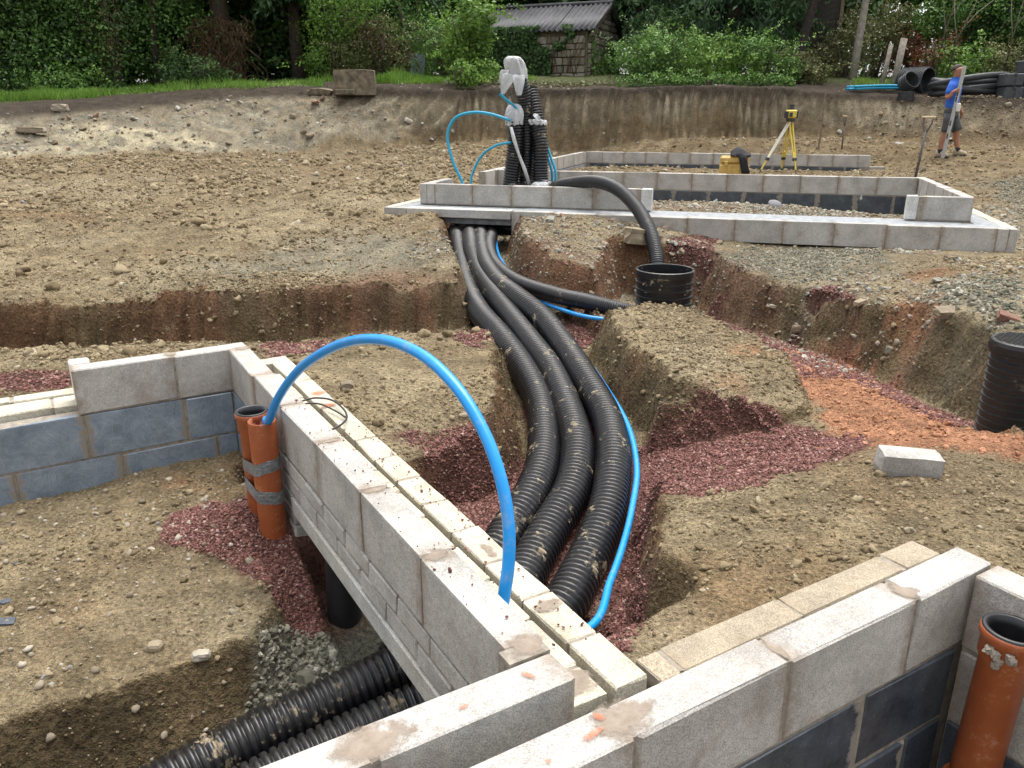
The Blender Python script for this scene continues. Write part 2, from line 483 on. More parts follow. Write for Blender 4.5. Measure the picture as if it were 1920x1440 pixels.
M['white_block'] = concrete('pale_block_end', (.62, .61, .58), stain=(.45, .43, .38), st_amt=.15)
M['lintel'] = concrete('concrete_lintel', (.52, .51, .48), stain=(.42, .37, .28), st_amt=.2)
M['mortar'] = plain('mortar', (.27, .235, .19), .95, .3, 40, bump=.6, bscale=150)
M['cavity_fill'] = plain('cavity_concrete_fill', (.26, .275, .285), .8, .3, 14, bump=.4, bscale=120)
# bitumen painted blocks
def bitumen(name, c0, c1):
    n = N(name)
    o = n.coord()
    wv = n.new('ShaderNodeTexWave', wave_type='RINGS', bands_direction='X', wave_profile='SAW')
    wv.inputs['Scale'].default_value = 11
    wv.inputs['Distortion'].default_value = 3.5
    wv.inputs['Detail'].default_value = 2
    wv.inputs['Detail Scale'].default_value = 1.5
    n.link(n.pos(), wv.inputs['Vector'])
    f = n.noise(11, 4, .6, n.pos())
    col = n.ramp(f, [(.25, c0), (.75, c1)])
    stk_ = n.ramp(n.noise(7, 3, .6, n.pos(), dist=3.5), [(.44, 1.0), (.485, 1.45), (.53, 1.0), (.60, .8), (.64, 1.0)])
    col = n.mix(.38, col, stk_, 'MULTIPLY')
    x = n.math('ABSOLUTE', n.sep(o)[0])
    e = n.math('ADD', x, n.math('MULTIPLY', n.math('SUBTRACT', n.noise(26, 4, .6, n.pos()), .5), .09))
    bare = n.ramp(e, [(.192, 0.), (.205, 1.)])
    sp = n.ramp(n.noise(95, 2, .5, n.pos()), [(.70, 0.), (.74, .6)])
    sw = n.ramp(wv.outputs['Fac'], [(.0, .62), (.05, 1.0), (.92, 1.0), (1., 1.3)])
    col = n.mix(n.ramp(n.noise(5, 2, .5, n.pos()), [(.34, 0.1), (.55, .9)]), col, sw, 'MULTIPLY')
    col = n.mix(n.math('MAXIMUM', bare, sp), col, (.24, .215, .18))
    ro = n.mix(bare, (.26, .26, .26), (.9, .9, .9))
    hgt = n.math('ADD', wv.outputs['Fac'], n.math('MULTIPLY', n.noise(120, 3, .6, n.pos()), .5))
    return n.set(col, ro, n.bump(hgt, .25, .006))
M['bitumen'] = bitumen('bitumen_painted_block', (.135, .170, .210), (.26, .305, .355))
M['bitumen_shaded'] = bitumen('shaded_bitumen_painted_block', (.030, .038, .048), (.082, .097, .115))  # same bitumen, darkened in colour for walls that get less light
# plastics
def duct(name, base=(.012, .0125, .0145), mud=.5, rough=.28, scale=7):
    n = N(name)
    p = n.pos()
    nrm = n.sep(n.new('ShaderNodeNewGeometry').outputs['Normal'])[2]
    a = n.noise(scale, 5, .65, p)
    b = n.noise(42, 4, .65, p)
    m = n.math('ADD', n.math('MULTIPLY', a, .72), n.math('MULTIPLY', b, .38))
    msk = n.ramp(m, [(.635, 0.), (.69, mud)])
    dust = n.math('MULTIPLY', n.ramp(b, [(.35, .0), (.75, .10)]), n.ramp(nrm, [(.3, 0.), (1., 1.)]))
    msk = n.math('MAXIMUM', msk, dust)
    col = n.mix(msk, base, n.ramp(b, [(.3, (.20, .155, .095)), (.7, (.40, .33, .22))]))
    ro = n.mix(msk, (rough, rough, rough), (.9, .9, .9))
    return n.set(col, ro, n.bump(b, .12, .004))
M['duct'] = duct('black_duct', mud=.85)
M['duct_clean'] = duct('black_hose', mud=.25, rough=.4)
M['duct_dusty'] = duct('dusty_black_duct', (.022, .023, .024), mud=.7, rough=.5)
M['black_rubber'] = plain('black_rubber', (.016, .016, .018), .4, .2)
M['coil_plastic'] = plain('faded_black_plastic', (.028, .031, .034), .5, .25, 12)
n = N('blue_pipe')
c = n.mix(n.ramp(n.noise(24, 5, .7, n.pos()), [(.54, 0.), (.72, .30)]), (.004, .27, .70), (.40, .36, .28))
M['blue'] = n.set(c, .33, **{'Coat Weight': .15})
n = N('turquoise_pipe')
c = n.mix(n.ramp(n.noise(18, 4, .6, n.pos()), [(.58, 0.), (.75, .15)]), (.012, .33, .52), (.35, .32, .25))
M['blue_far'] = n.set(c, .38)
n = N('orange_drain_plastic')
d = n.noise(14, 5, .65, n.pos())
f2 = n.noise(120, 3, .6, n.pos())
c = n.ramp(d, [(.3, (.27, .066, .019)), (.7, (.34, .088, .026))])
c = n.mix(n.ramp(n.math('MULTIPLY', d, f2), [(.30, 0.), (.42, .45)]), c, (.48, .36, .27))
M['orange'] = n.set(c, .38, n.bump(f2, .08, .003))
n = N('duct_tape')
M['tape'] = n.set(n.ramp(n.noise(9, 4, .6, n.pos()), [(.3, (.19, .20, .21)), (.7, (.34, .35, .36))]), .33, n.bump(n.noise(38, 4, .65, n.pos(), dist=1.6), .9, .02), Metallic=.4)
n = N('clear_film')
M['film'] = n.set((.86, .87, .88), .18, n.bump(n.noise(28, 4, .6, n.pos(), dist=1.5), .9, .02), **{'Transmission Weight': .25, 'Alpha': .66, 'IOR': 1.2})
M['strap'] = plain('white_strap', (.62, .62, .61), .5, .1)
# site kit
M['yellow'] = plain('yellow_paint', (.66, .50, .07), .45, .12, 20)
M['case_yellow'] = plain('yellow_case_plastic', (.55, .36, .10), .55, .16, 14, bump=.2)
M['white_paint'] = plain('white_paint', (.66, .65, .58), .5, .1)
M['dark_metal'] = plain('dark_metal', (.035, .035, .037), .45, .3, 30)
M['steel'] = plain('worn_steel', (.10, .085, .075), .5, .4, 40, metallic=.4)
M['alu'] = plain('dull_aluminium', (.42, .42, .41), .42, .15, 30, metallic=.5)
M['wood_grip'] = plain('pale_wood', (.46, .36, .23), .7, .2, 30)
M['old_wood'] = plain('weathered_wood', (.20, .15, .10), .85, .35, 18, bump=.4)
M['dark_board'] = plain('dark_stained_board', (.052, .043, .036), .85, .35, 9, bump=.4)
M['fabric_black'] = plain('black_fabric', (.017, .017, .02), .9, .3, 30, bump=.3)
M['shirt'] = plain('blue_polo_fabric', (.026, .115, .50), .85, .14, 16, bump=.25, bscale=25)
M['shorts'] = plain('grey_work_fabric', (.075, .078, .080), .9, .2, 16, bump=.3, bscale=25)
M['skin'] = plain('skin', (.36, .17, .105), .55, .12, 14)
M['hair'] = plain('grey_hair', (.060, .050, .044), .8, .4, 60)
M['boot'] = plain('tan_boot_leather', (.40, .33, .23), .8, .25, 20, bump=.3)
M['eye'] = plain('dark_eye', (.02, .015, .012), .3, .1)
# old shed
n = N('corrugated_roof_iron')
d = n.noise(3, 5, .6, n.pos())
c = n.ramp(d, [(.3, (.035, .035, .040)), (.6, (.07, .07, .077)), (.8, (.12, .115, .11))])
M['roof_iron'] = n.set(c, .6, n.bump(n.noise(40, 3), .2, .01))
M['shed_stone'] = stone_mat('shed_stone', [(0, (.14, .118, .09)), (.4, (.22, .19, .145)), (.8, (.31, .275, .22)), (1, (.42, .385, .33))], .95, 30)
M['shed_core'] = plain('lime_mortar', (.15, .125, .09), .95, .4, 12, bump=.6, bscale=40)
M['old_concrete'] = plain('old_mossy_concrete', (.15, .125, .085), .95, .6, 7, bump=.6, bscale=40)
M['blue_grey_sheet'] = plain('blue_grey_board', (.26, .31, .37), .7, .15, 8)
M['crate_black'] = plain('grey_black_plastic', (.052, .057, .064), .6, .3, 10)
M['white_metal'] = plain('white_metal_frame', (.62, .63, .62), .5, .1)
# bark and leaves
def bark(name, a, b, sc=14):
    n = N(name)
    f = n.noise(sc, 5, .65, n.pos())
    return n.set(n.ramp(f, [(.3, a), (.7, b)]), .95, n.bump(f, .6, .03))
M['bark'] = bark('brown_bark', (.045, .034, .025), (.12, .095, .07))
M['bark_pale'] = bark('pale_bark', (.20, .175, .14), (.38, .345, .28))
M['bark_dark'] = bark('dark_bark', (.02, .016, .013), (.06, .047, .037))
M['dead_twig'] = bark('dead_brown_twig', (.05, .028, .015), (.15, .085, .048))
def leafmat(name, a, b, c, trans=.25, rough=.5):
    n = N(name)
    t = n.attr('tone').outputs['Fac']
    col = n.ramp(t, [(0, a), (.5, b), (1, c)])
    n.set(col, rough, **{'Specular IOR Level': .35})
    tr = n.new('ShaderNodeBsdfTranslucent')
    n.link(n.mix(.6, col, (.10, .16, .02), 'ADD') if False else col, tr.inputs['Color'])
    mx = n.new('ShaderNodeMixShader')
    mx.inputs[0].default_value = trans
    n.link(n.b.outputs[0], mx.inputs[1]); n.link(tr.outputs[0], mx.inputs[2])
    n.link(mx.outputs[0], n.out.inputs['Surface'])
    return n.m
M['leaf_dark'] = leafmat('dark_green_leaf', (0.029, 0.060, 0.019), (0.064, 0.126, 0.035), (0.150, 0.255, 0.066))
M['leaf_mid'] = leafmat('mid_green_leaf', (0.049, 0.105, 0.025), (0.109, 0.220, 0.046), (0.237, 0.395, 0.079))
M['leaf_light'] = leafmat('light_green_leaf', (0.068, 0.135, 0.024), (0.142, 0.263, 0.043), (0.270, 0.432, 0.074))
M['leaf_conifer'] = leafmat('conifer_spray', (0.021, 0.053, 0.023), (0.053, 0.116, 0.046), (0.124, 0.220, 0.079))
M['leaf_dry'] = leafmat('dry_brown_leaf', (.075, .045, .02), (.14, .095, .045), (.20, .17, .07), .15)
M['leaf_red'] = leafmat('red_brown_leaf', (.08, .025, .014), (.15, .045, .022), (.22, .09, .04), .15)
M['leaf_olive'] = leafmat('olive_weed_leaf', (0.068, 0.081, 0.027), (0.142, 0.155, 0.054), (0.243, 0.230, 0.101))
M['grass'] = leafmat('grass_blade', (0.074, 0.155, 0.020), (0.155, 0.290, 0.038), (0.270, 0.405, 0.081), .3)

# ------------------------------------------------------------------ mesh helpers
def mesh_np(name, v, faces, mat=None, smooth=False, tone=None):
    me = bpy.data.meshes.new(name)
    v = np.asarray(v, np.float32)
    if isinstance(faces, np.ndarray):
        nf, k = faces.shape
        me.vertices.add(len(v)); me.vertices.foreach_set('co', v.ravel())
        me.loops.add(nf * k); me.loops.foreach_set('vertex_index', faces.astype(np.int32).ravel())
        me.polygons.add(nf)
        me.polygons.foreach_set('loop_start', np.arange(0, nf * k, k, dtype=np.int32))
        me.polygons.foreach_set('loop_total', np.full(nf, k, np.int32))
        me.update(calc_edges=True)
    else:
        me.from_pydata(v.tolist(), [], faces)
    if smooth:
        me.polygons.foreach_set('use_smooth', np.ones(len(me.polygons), bool))
    if tone is not None:
        a = me.attributes.new('tone', 'FLOAT', 'POINT')
        a.data.foreach_set('value', np.asarray(tone, np.float32))
    if mat:
        me.materials.append(M[mat] if isinstance(mat, str) else mat)
    return me
def link(name, me, parent=None, loc=None, rot=None):
    o = bpy.data.objects.new(name, me)
    COL.objects.link(o)
    if parent is not None:
        o.parent = parent
    if loc is not None:
        o.location = [float(q) for q in loc]
    if rot is not None:
        o.rotation_euler = rot
    return o
def tag(o, label=None, cat=None, group=None, kind=None):
    kind = kind or ('thing' if cat else None)
    for k, v in (('label', label), ('category', cat), ('group', group), ('kind', kind)):
        if v:
            o[k] = v
    return o
def thing(name, label, cat, loc=(0, 0, 0), rz=0, group=None):
    o = link(name, None, None, loc, (0, 0, rz))
    o.empty_display_size = .1
    return tag(o, label, cat, group)

class MB:
    """collects shapes into one mesh"""
    def __init__(s):
        s.v, s.f = [], []
    def add(s, v, f):
        b = len(s.v)
        s.v += [tuple(map(float, p)) for p in v]
        s.f += [tuple(i + b for i in q) for q in f]
        return s
    def box(s, lo, hi, c=0.0, mat4=None):
        v, f = cbox(lo, hi, c)
        if mat4 is not None:
            v = [tuple(mat4 @ Vector(p)) for p in v]
        return s.add(v, f)
    def tube(s, pts, r, seg=8, caps=True):
        v, f = sweep(pts, r, seg, caps)
        return s.add(v, f)
    def bar(s, a, b, w, d=None, c=0.0):
        """rectangular bar from a to b"""
        a, b = Vector(a), Vector(b)
        L = (b - a).length
        q = (b - a).to_track_quat('Z', 'Y').to_matrix().to_4x4()
        q.translation = a
        d = d or w
        return s.box((-w / 2, -d / 2, 0), (w / 2, d / 2, L), c, q)
    def lathe(s, prof, seg=24, at=(0, 0, 0)):
        k = len(prof)
        v = [(at[0] + r * math.cos(2 * math.pi * i / seg), at[1] + r * math.sin(2 * math.pi * i / seg), at[2] + z) for i in range(seg) for r, z in prof]
        f = [(i * k + j, ((i + 1) % seg) * k + j, ((i + 1) % seg) * k + j + 1, i * k + j + 1) for i in range(seg) for j in range(k - 1)]
        return s.add(v, f)
    def loft(s, rings, seg=14, caps=True):
        """rings: (centre, radius u, radius v, vector u, vector v)"""
        v = []
        for c, a, b, u, w in rings:
            c, u, w = Vector(c), Vector(u), Vector(w)
            v += [tuple(c + u * (a * math.cos(2 * math.pi * i / seg)) + w * (b * math.sin(2 * math.pi * i / seg))) for i in range(seg)]
        f = [(j * seg + i, j * seg + (i + 1) % seg, (j + 1) * seg + (i + 1) % seg, (j + 1) * seg + i) for j in range(len(rings) - 1) for i in range(seg)]
        if caps:
            f += [tuple(range(seg - 1, -1, -1)), tuple(range((len(rings) - 1) * seg, len(rings) * seg))]
        return s.add(v, f)
    def build(s, name, mat, parent=None, loc=None, rot=None, smooth=False):
        return link(name, mesh_np(name, s.v, s.f, mat, smooth), parent, loc, rot)

def cbox(lo, hi, c=0.0, jit=0.0, rs=None):
    (x0, y0, z0), (x1, y1, z1) = lo, hi
    if c <= 0:
        v = [(x, y, z) for z in (z0, z1) for y in (y0, y1) for x in (x0, x1)]
        return v, [(0, 2, 3, 1), (4, 5, 7, 6), (0, 1, 5, 4), (2, 6, 7, 3), (0, 4, 6, 2), (1, 3, 7, 5)]
    v, idx = [], {}
    for a in (0, 1):
        for b in (0, 1):
            for d in (0, 1):
                p = [(x0, x1)[a], (y0, y1)[b], (z0, z1)[d]]
                sg = [1 - 2 * a, 1 - 2 * b, 1 - 2 * d]
                for ax in range(3):
                    q = [p[i] + (0 if i == ax else sg[i] * c) for i in range(3)]
                    if jit:
                        q = [t + (rs.random() - .5) * 2 * jit for t in q]
                    idx[(a, b, d, ax)] = len(v)
                    v.append(tuple(q))
    f = []
    def quad(k):
        f.append(tuple(idx[t] for t in k))
    for s_ in (0, 1):
        q = [(s_, 0, 0, 0), (s_, 1, 0, 0), (s_, 1, 1, 0), (s_, 0, 1, 0)]; quad(q if s_ else q[::-1])
        q = [(0, s_, 0, 1), (1, s_, 0, 1), (1, s_, 1, 1), (0, s_, 1, 1)]; quad(q[::-1] if s_ else q)
        q = [(0, 0, s_, 2), (1, 0, s_, 2), (1, 1, s_, 2), (0, 1, s_, 2)]; quad(q if s_ else q[::-1])
    for a in (0, 1):
        for b in (0, 1):
            q = [(a, b, 0, 0), (a, b, 1, 0), (a, b, 1, 1), (a, b, 0, 1)]; quad(q if a == b else q[::-1])
            q = [(a, 0, b, 0), (a, 1, b, 0), (a, 1, b, 2), (a, 0, b, 2)]; quad(q[::-1] if a == b else q)
            q = [(0, a, b, 1), (1, a, b, 1), (1, a, b, 2), (0, a, b, 2)]; quad(q if a == b else q[::-1])
    for a in (0, 1):
        for b in (0, 1):
            for d in (0, 1):
                q = [(a, b, d, 0), (a, b, d, 1), (a, b, d, 2)]; quad(q if (a + b + d) % 2 else q[::-1])
    return v, f

def smooth_path(pts, step):
    """Catmull-Rom through the points, resampled evenly"""
    P = np.array(pts, float)
    P = np.vstack([2 * P[0] - P[1], P, 2 * P[-1] - P[-2]])
    out = []
    for i in range(1, len(P) - 2):
        a, b, c, d = P[i - 1], P[i], P[i + 1], P[i + 2]
        k = max(8, int(np.linalg.norm(c - b) / step * 3))
        t = np.linspace(0, 1, k, endpoint=False)[:, None]
        out.append(.5 * ((2 * b) + (c - a) * t + (2 * a - 5 * b + 4 * c - d) * t ** 2 + (3 * b - a - 3 * c + d) * t ** 3))
    out.append(P[-2][None])
    Q = np.vstack(out)
    for _ in range(2):
        Q[1:-1] = .25 * Q[:-2] + .5 * Q[1:-1] + .25 * Q[2:]
    s = np.concatenate([[0], np.cumsum(np.linalg.norm(np.diff(Q, axis=0), axis=1))])
    return Q, s
def at_len(Q, s, t):
    return np.stack([np.interp(t, s, Q[:, k]) for k in range(3)], 1)
def frames(C):
    T = np.gradient(C, axis=0)
    T /= np.linalg.norm(T, axis=1)[:, None] + 1e-12
    U = np.zeros_like(T)
    a = np.array([0, 0, 1.]) if abs(T[0][2]) < .9 else np.array([1., 0, 0])
    u = np.cross(T[0], a); u /= np.linalg.norm(u)
    for i in range(len(T)):
        u = u - T[i] * (u @ T[i]); u /= np.linalg.norm(u)
        U[i] = u
    return T, U, np.cross(T, U)
def sweep(pts, r, seg=8, caps=True):
    C = np.array(pts, float)
    T, U, V = frames(C)
    rr = np.broadcast_to(np.asarray(r, float), (len(C),))
    a = np.linspace(0, 2 * np.pi, seg, endpoint=False)
    v = (C[:, None] + rr[:, None, None] * (np.cos(a)[None, :, None] * U[:, None] + np.sin(a)[None, :, None] * V[:, None])).reshape(-1, 3)
    f = [(j * seg + i, j * seg + (i + 1) % seg, (j + 1) * seg + (i + 1) % seg, (j + 1) * seg + i) for j in range(len(C) - 1) for i in range(seg)]
    if caps:
        f += [tuple(range(seg - 1, -1, -1)), tuple(range((len(C) - 1) * seg, len(C) * seg))]
    return v.tolist(), f
def sweep_np(C, rr, seg):
    T, U, V = frames(C)
    a = np.linspace(0, 2 * np.pi, seg, endpoint=False)
    v = (C[:, None] + rr[:, None, None] * (np.cos(a)[None, :, None] * U[:, None] + np.sin(a)[None, :, None] * V[:, None])).reshape(-1, 3)
    j = np.arange(len(C) - 1)[:, None]; i = np.arange(seg)[None]
    f = np.stack([j * seg + i, j * seg + (i + 1) % seg, (j + 1) * seg + (i + 1) % seg, (j + 1) * seg + i], -1).reshape(-1, 4)
    return v, f
def smooth_tube(name, pts, r, mat, parent=None, seg=14, step=.02):
    Q, s = smooth_path(pts, step)
    t = np.linspace(0, s[-1], max(6, int(s[-1] / step)))
    C = at_len(Q, s, t)
    v, f = sweep_np(C, np.full(len(C), r), seg)
    return link(name, mesh_np(name, v, f, mat, True), parent)
def ribbed_tube(name, pts, r, mat, parent=None, seg=24, pitch=.031, depth=.013, step=.01):
    Q, s = smooth_path(pts, step)
    k = int(s[-1] / pitch)
    base = np.arange(k)[:, None] * pitch
    t = (base + np.array([0, .26, .40, .86])[None] * pitch).ravel()
    rad = np.tile(np.array([r - depth, r - depth, r, r]), k)
    C = at_len(Q, s, t)
    Cs = at_len(Q, s, np.clip(t, 0, s[-1]))
    v, f = sweep_np(Cs, rad, seg)
    return link(name, mesh_np(name, v, f, mat, True), parent)

# ------------------------------------------------------------------ ground mesh
def ground_colour(x, y, h, sl):
    n1 = fbm(x, y, 1.3, 4, 103)
    n2 = fbm(x, y, 5.0, 4, 113)
    n3 = fbm(x, y, 19.0, 3, 123)
    B_x, B_y = toB(x, y)
    F_s, F_v = toF(x, y)
    def lerp(c, col, m):
        m = np.clip(m, 0, 1)[..., None]
        return c * (1 - m) + np.array(col) * m
    c = np.zeros(np.shape(x) + (3,)) + np.array((.270, .212, .125))
    c = lerp(c, (.350, .285, .175), sstep(-.1, .6, n1) * .8)
    c = lerp(c, (.185, .140, .080), sstep(-.05, .45, n2) * .6)
    c = lerp(c, (.225, .145, .075), sstep(.15, .6, -n1) * .6)
    c = lerp(c, (.20, .155, .095), sstep(.1, .5, fbm(x, y, .6, 4, 153)) * .55)
    c = lerp(c, (.345, .29, .19), sstep(.15, .5, fbm(x, y, .8, 4, 154)) * .5)
    # the far, darker and damper earth at the foot of the bank
    c = lerp(c, (.165, .118, .064), sstep(11, 15, y + .25 * x) * (.5 + .5 * sstep(-.3, .3, n2)) * .8)
    # damp clay of fresh cuts, with the shade of steep faces put into its colour
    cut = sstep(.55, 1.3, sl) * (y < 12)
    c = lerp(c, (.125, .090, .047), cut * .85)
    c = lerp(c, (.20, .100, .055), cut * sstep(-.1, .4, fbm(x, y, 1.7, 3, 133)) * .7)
    def patch(c, col, poly, soft, amt=1.0, wob=.09):
        d = sdist(poly, x, y) + wob * n2 + wob * .5 * n3
        return lerp(c, col, amt * sstep(soft, -soft, d))
    # grey stony patch in the field and around the far building
    c = patch(c, (.245, .225, .165), PZ['field_grey'], .35, .75, .4)
    for k in ('grey1', 'grey2', 'grey3', 'grey4'):
        c = patch(c, (.215, .205, .155), PZ[k], .45, .6, .5)
    for k in ('rust1', 'rust2', 'rust3', 'rust4', 'rust5', 'rust6'):
        c = patch(c, (.34, .15, .072), PZ[k], .10, .65, .12)
    for k in ('brownred1', 'brownred2', 'brownred3'):
        c = patch(c, (.19, .10, .062), PZ[k], .15, .7, .16)
    for k in RED:
        c = patch(c, (.13, .060, .048), PZ[k], .07, .9, .12)
    c = patch(c, (.40, .195, .108), PZ['sand'], .10, .92, .12)
    c = patch(c, (.20, .195, .15), PZ['pit_grey'], .04, .95, .04)
    # bank
    d = sdist(EXC, x, y)
    up = sstep(.02, .12, d)
    stripe = teeth_marks(x, y)
    face = np.where(x > -2.2, 1, .55)
    bc = np.zeros_like(c) + np.array((.262, .218, .145))
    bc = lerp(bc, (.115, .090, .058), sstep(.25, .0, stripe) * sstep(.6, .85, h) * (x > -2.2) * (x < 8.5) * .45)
    bc = lerp(bc, (.44, .39, .275), sstep(.35, .8, stripe) * sstep(-.6, .2, n1 + n2) * sstep(.58, .8, h) * face * np.where(x < 8.5, .85, .2))
    bc = lerp(bc, (.140, .108, .068), sstep(.05, .4, n2) * .7)
    bc = lerp(bc, (.31, .285, .22), sstep(.2, .5, n3) * sstep(0, .4, n1) * .6)
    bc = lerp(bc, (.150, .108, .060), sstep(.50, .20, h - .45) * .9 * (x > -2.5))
    lz = sstep(-1.6, -3.2, x)
    bc = lerp(bc, (.29, .265, .20), lz * sstep(-.1, .4, n2 + .5 * n1) * .8)
    bc = lerp(bc, (.48, .42, .28), lz * sstep(.05, .3, fbm(x * .6, y * 2.2, .9, 4, 143)) * sstep(1.1, .8, h) * sstep(.25, .5, h) * .85)
    bc = lerp(bc, (.20, .185, .145), lz * sstep(.1, .4, -n2) * .7)
    upz = np.clip(f_up(x, y), .9, 3.0)
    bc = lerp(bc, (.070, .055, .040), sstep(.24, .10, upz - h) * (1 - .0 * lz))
    bc = lerp(bc, (.085, .105, .035), sstep(1.6, 2.6, d - 1.8 * lz) * .8)
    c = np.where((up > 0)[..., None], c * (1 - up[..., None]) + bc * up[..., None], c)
    # floor of the near right room
    return np.clip(c * (1 + .10 * n3[..., None]), 0.01, .9)

PZ = {
    'field_grey': pg((520, 470), (640, 430), (780, 440), (830, 500), (760, 540), (600, 520), (430, 540), (380, 500)),
    'grey1': pg((1330, 470), (1480, 458), (1640, 470), (1620, 540), (1500, 560), (1400, 545), (1350, 520)),
    'grey2': pg((1720, 560), (1760, 530), (1860, 520), (1920, 540), (1920, 610), (1820, 600), (1740, 600)),
    'grey3': pg((1830, 340), (1920, 330), (2000, 400), (1920, 440), (1880, 380)),
    'grey4': pg((1400, 385), (1640, 385), (1690, 400), (1600, 410), (1420, 402)),
    'rust1': pg((1660, 600), (1700, 560), (1750, 555), (1740, 610), (1720, 640), (1670, 640)),
    'rust2': pg((1700, 515), (1780, 500), (1790, 512), (1720, 527)),
    'rust3': pg((1360, 650), (1430, 645), (1440, 665), (1380, 665)),
    'rust4': pg((1350, 705), (1395, 705), (1400, 725), (1360, 720)),
    'rust5': pg((650, 575), (760, 570), (800, 590), (740, 610), (620, 600)),
    'rust6': pg((300, 895), (365, 888), (370, 912), (310, 918)),
    'brownred1': pg((960, 500), (1080, 470), (1140, 520), (1080, 560), (980, 550)),
    'brownred2': pg((1330, 500), (1380, 495), (1470, 540), (1470, 580), (1370, 570)),
    'brownred3': pg((750, 500), (840, 520), (880, 580), (780, 600), (640, 580), (480, 560), (560, 530)),
    'pit': pg((325, 962), (430, 948), (550, 890), (640, 930), (660, 1060), (690, 1165), (615, 1195), (545, 1185), (505, 1110), (455, 1068), (370, 1035), (305, 1008)),
    'ml': pg((765, 815), (850, 800), (925, 845), (950, 900), (975, 960), (915, 1010), (850, 950), (800, 880)),
    'rt': pg((1195, 850), (1250, 920), (1225, 980), (1200, 1060), (1195, 1225), (1110, 1230), (1140, 1000)),
    'cross': pg((1190, 840), (1230, 790), (1330, 770), (1430, 765), (1540, 800), (1640, 832), (1520, 880), (1370, 915), (1230, 965), (1190, 930)),
    'back': pg((1030, 610), (1075, 598), (1130, 605), (1105, 650), (1085, 665)),
    'back2': pg((850, 632), (885, 620), (920, 640), (905, 655), (870, 648)),
    'left': pg((-200, 735), (0, 705), (130, 700), (140, 722), (0, 742)),
    'left2': pg((490, 648), (560, 640), (640, 650), (560, 668), (500, 668)),
    'right': pg((1330, 590), (1480, 645), (1560, 652), (1640, 690), (1750, 765), (1830, 795), (1790, 800), (1690, 760), (1580, 705), (1440, 655)),
    'spot1': pg((1505, 560), (1560, 530), (1620, 545), (1615, 580), (1540, 590)),
    'spot2': pg((1250, 470), (1290, 440), (1345, 445), (1335, 490), (1280, 500)),
    'trench': pg((960, 700), (1100, 700), (1200, 850), (1180, 1050), (1100, 1200), (900, 1040), (960, 900), (1000, 820)),
    'sand': pg((1462, 655), (1530, 660), (1610, 684), (1690, 740), (1800, 796), (1920, 826), (2100, 850), (2100, 905), (1920, 872), (1790, 842), (1640, 838), (1550, 832), (1540, 770), (1500, 712)),
    'pit_grey': pg((500, 1190), (545, 1180), (615, 1195), (700, 1165), (760, 1200), (700, 1300), (540, 1400), (400, 1430), (470, 1300)),
}
RED = ('pit', 'ml', 'rt', 'cross', 'back', 'back2', 'left', 'left2', 'right', 'spot1', 'spot2', 'trench')

def make_ground():
    uf = np.linspace(-.80, .80, 700)
    uo = .80 * 1.16 ** np.arange(1, 22)
    u = np.concatenate([-uo[::-1], uf, uo])
    ys = [-5.5, -4, -3, -2, -1, -.5, 0, .3, .6, .8]
    y = .9
    while y < 21:
        ys.append(y)
        y += max(.011, .0048 * y) if y < 10 else .0062 * y if y < 17.9 or y > 19.3 else .032
    while y < 420:
        ys.append(y)
        y *= 1.12
    yy = np.array(ys)
    X = u[None] * (yy[:, None] + 6.0)
    Y = np.repeat(yy[:, None], len(u), 1)
    Z = H(X.ravel(), Y.ravel()).reshape(X.shape)
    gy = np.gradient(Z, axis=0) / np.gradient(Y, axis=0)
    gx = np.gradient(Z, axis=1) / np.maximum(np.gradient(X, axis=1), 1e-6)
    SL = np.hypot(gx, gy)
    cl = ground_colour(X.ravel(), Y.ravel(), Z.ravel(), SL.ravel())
    nr, nc = X.shape
    j = np.arange(nr - 1)[:, None]; i = np.arange(nc - 1)[None]
    f = np.stack([j * nc + i, j * nc + i + 1, (j + 1) * nc + i + 1, (j + 1) * nc + i], -1).reshape(-1, 4)
    me = mesh_np('ground', np.stack([X, Y, Z], -1).reshape(-1, 3), f, 'ground', True)
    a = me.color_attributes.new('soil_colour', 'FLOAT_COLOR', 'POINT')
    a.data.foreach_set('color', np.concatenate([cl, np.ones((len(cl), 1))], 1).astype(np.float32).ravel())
    return tag(link('ground', me), kind='structure')
make_ground()
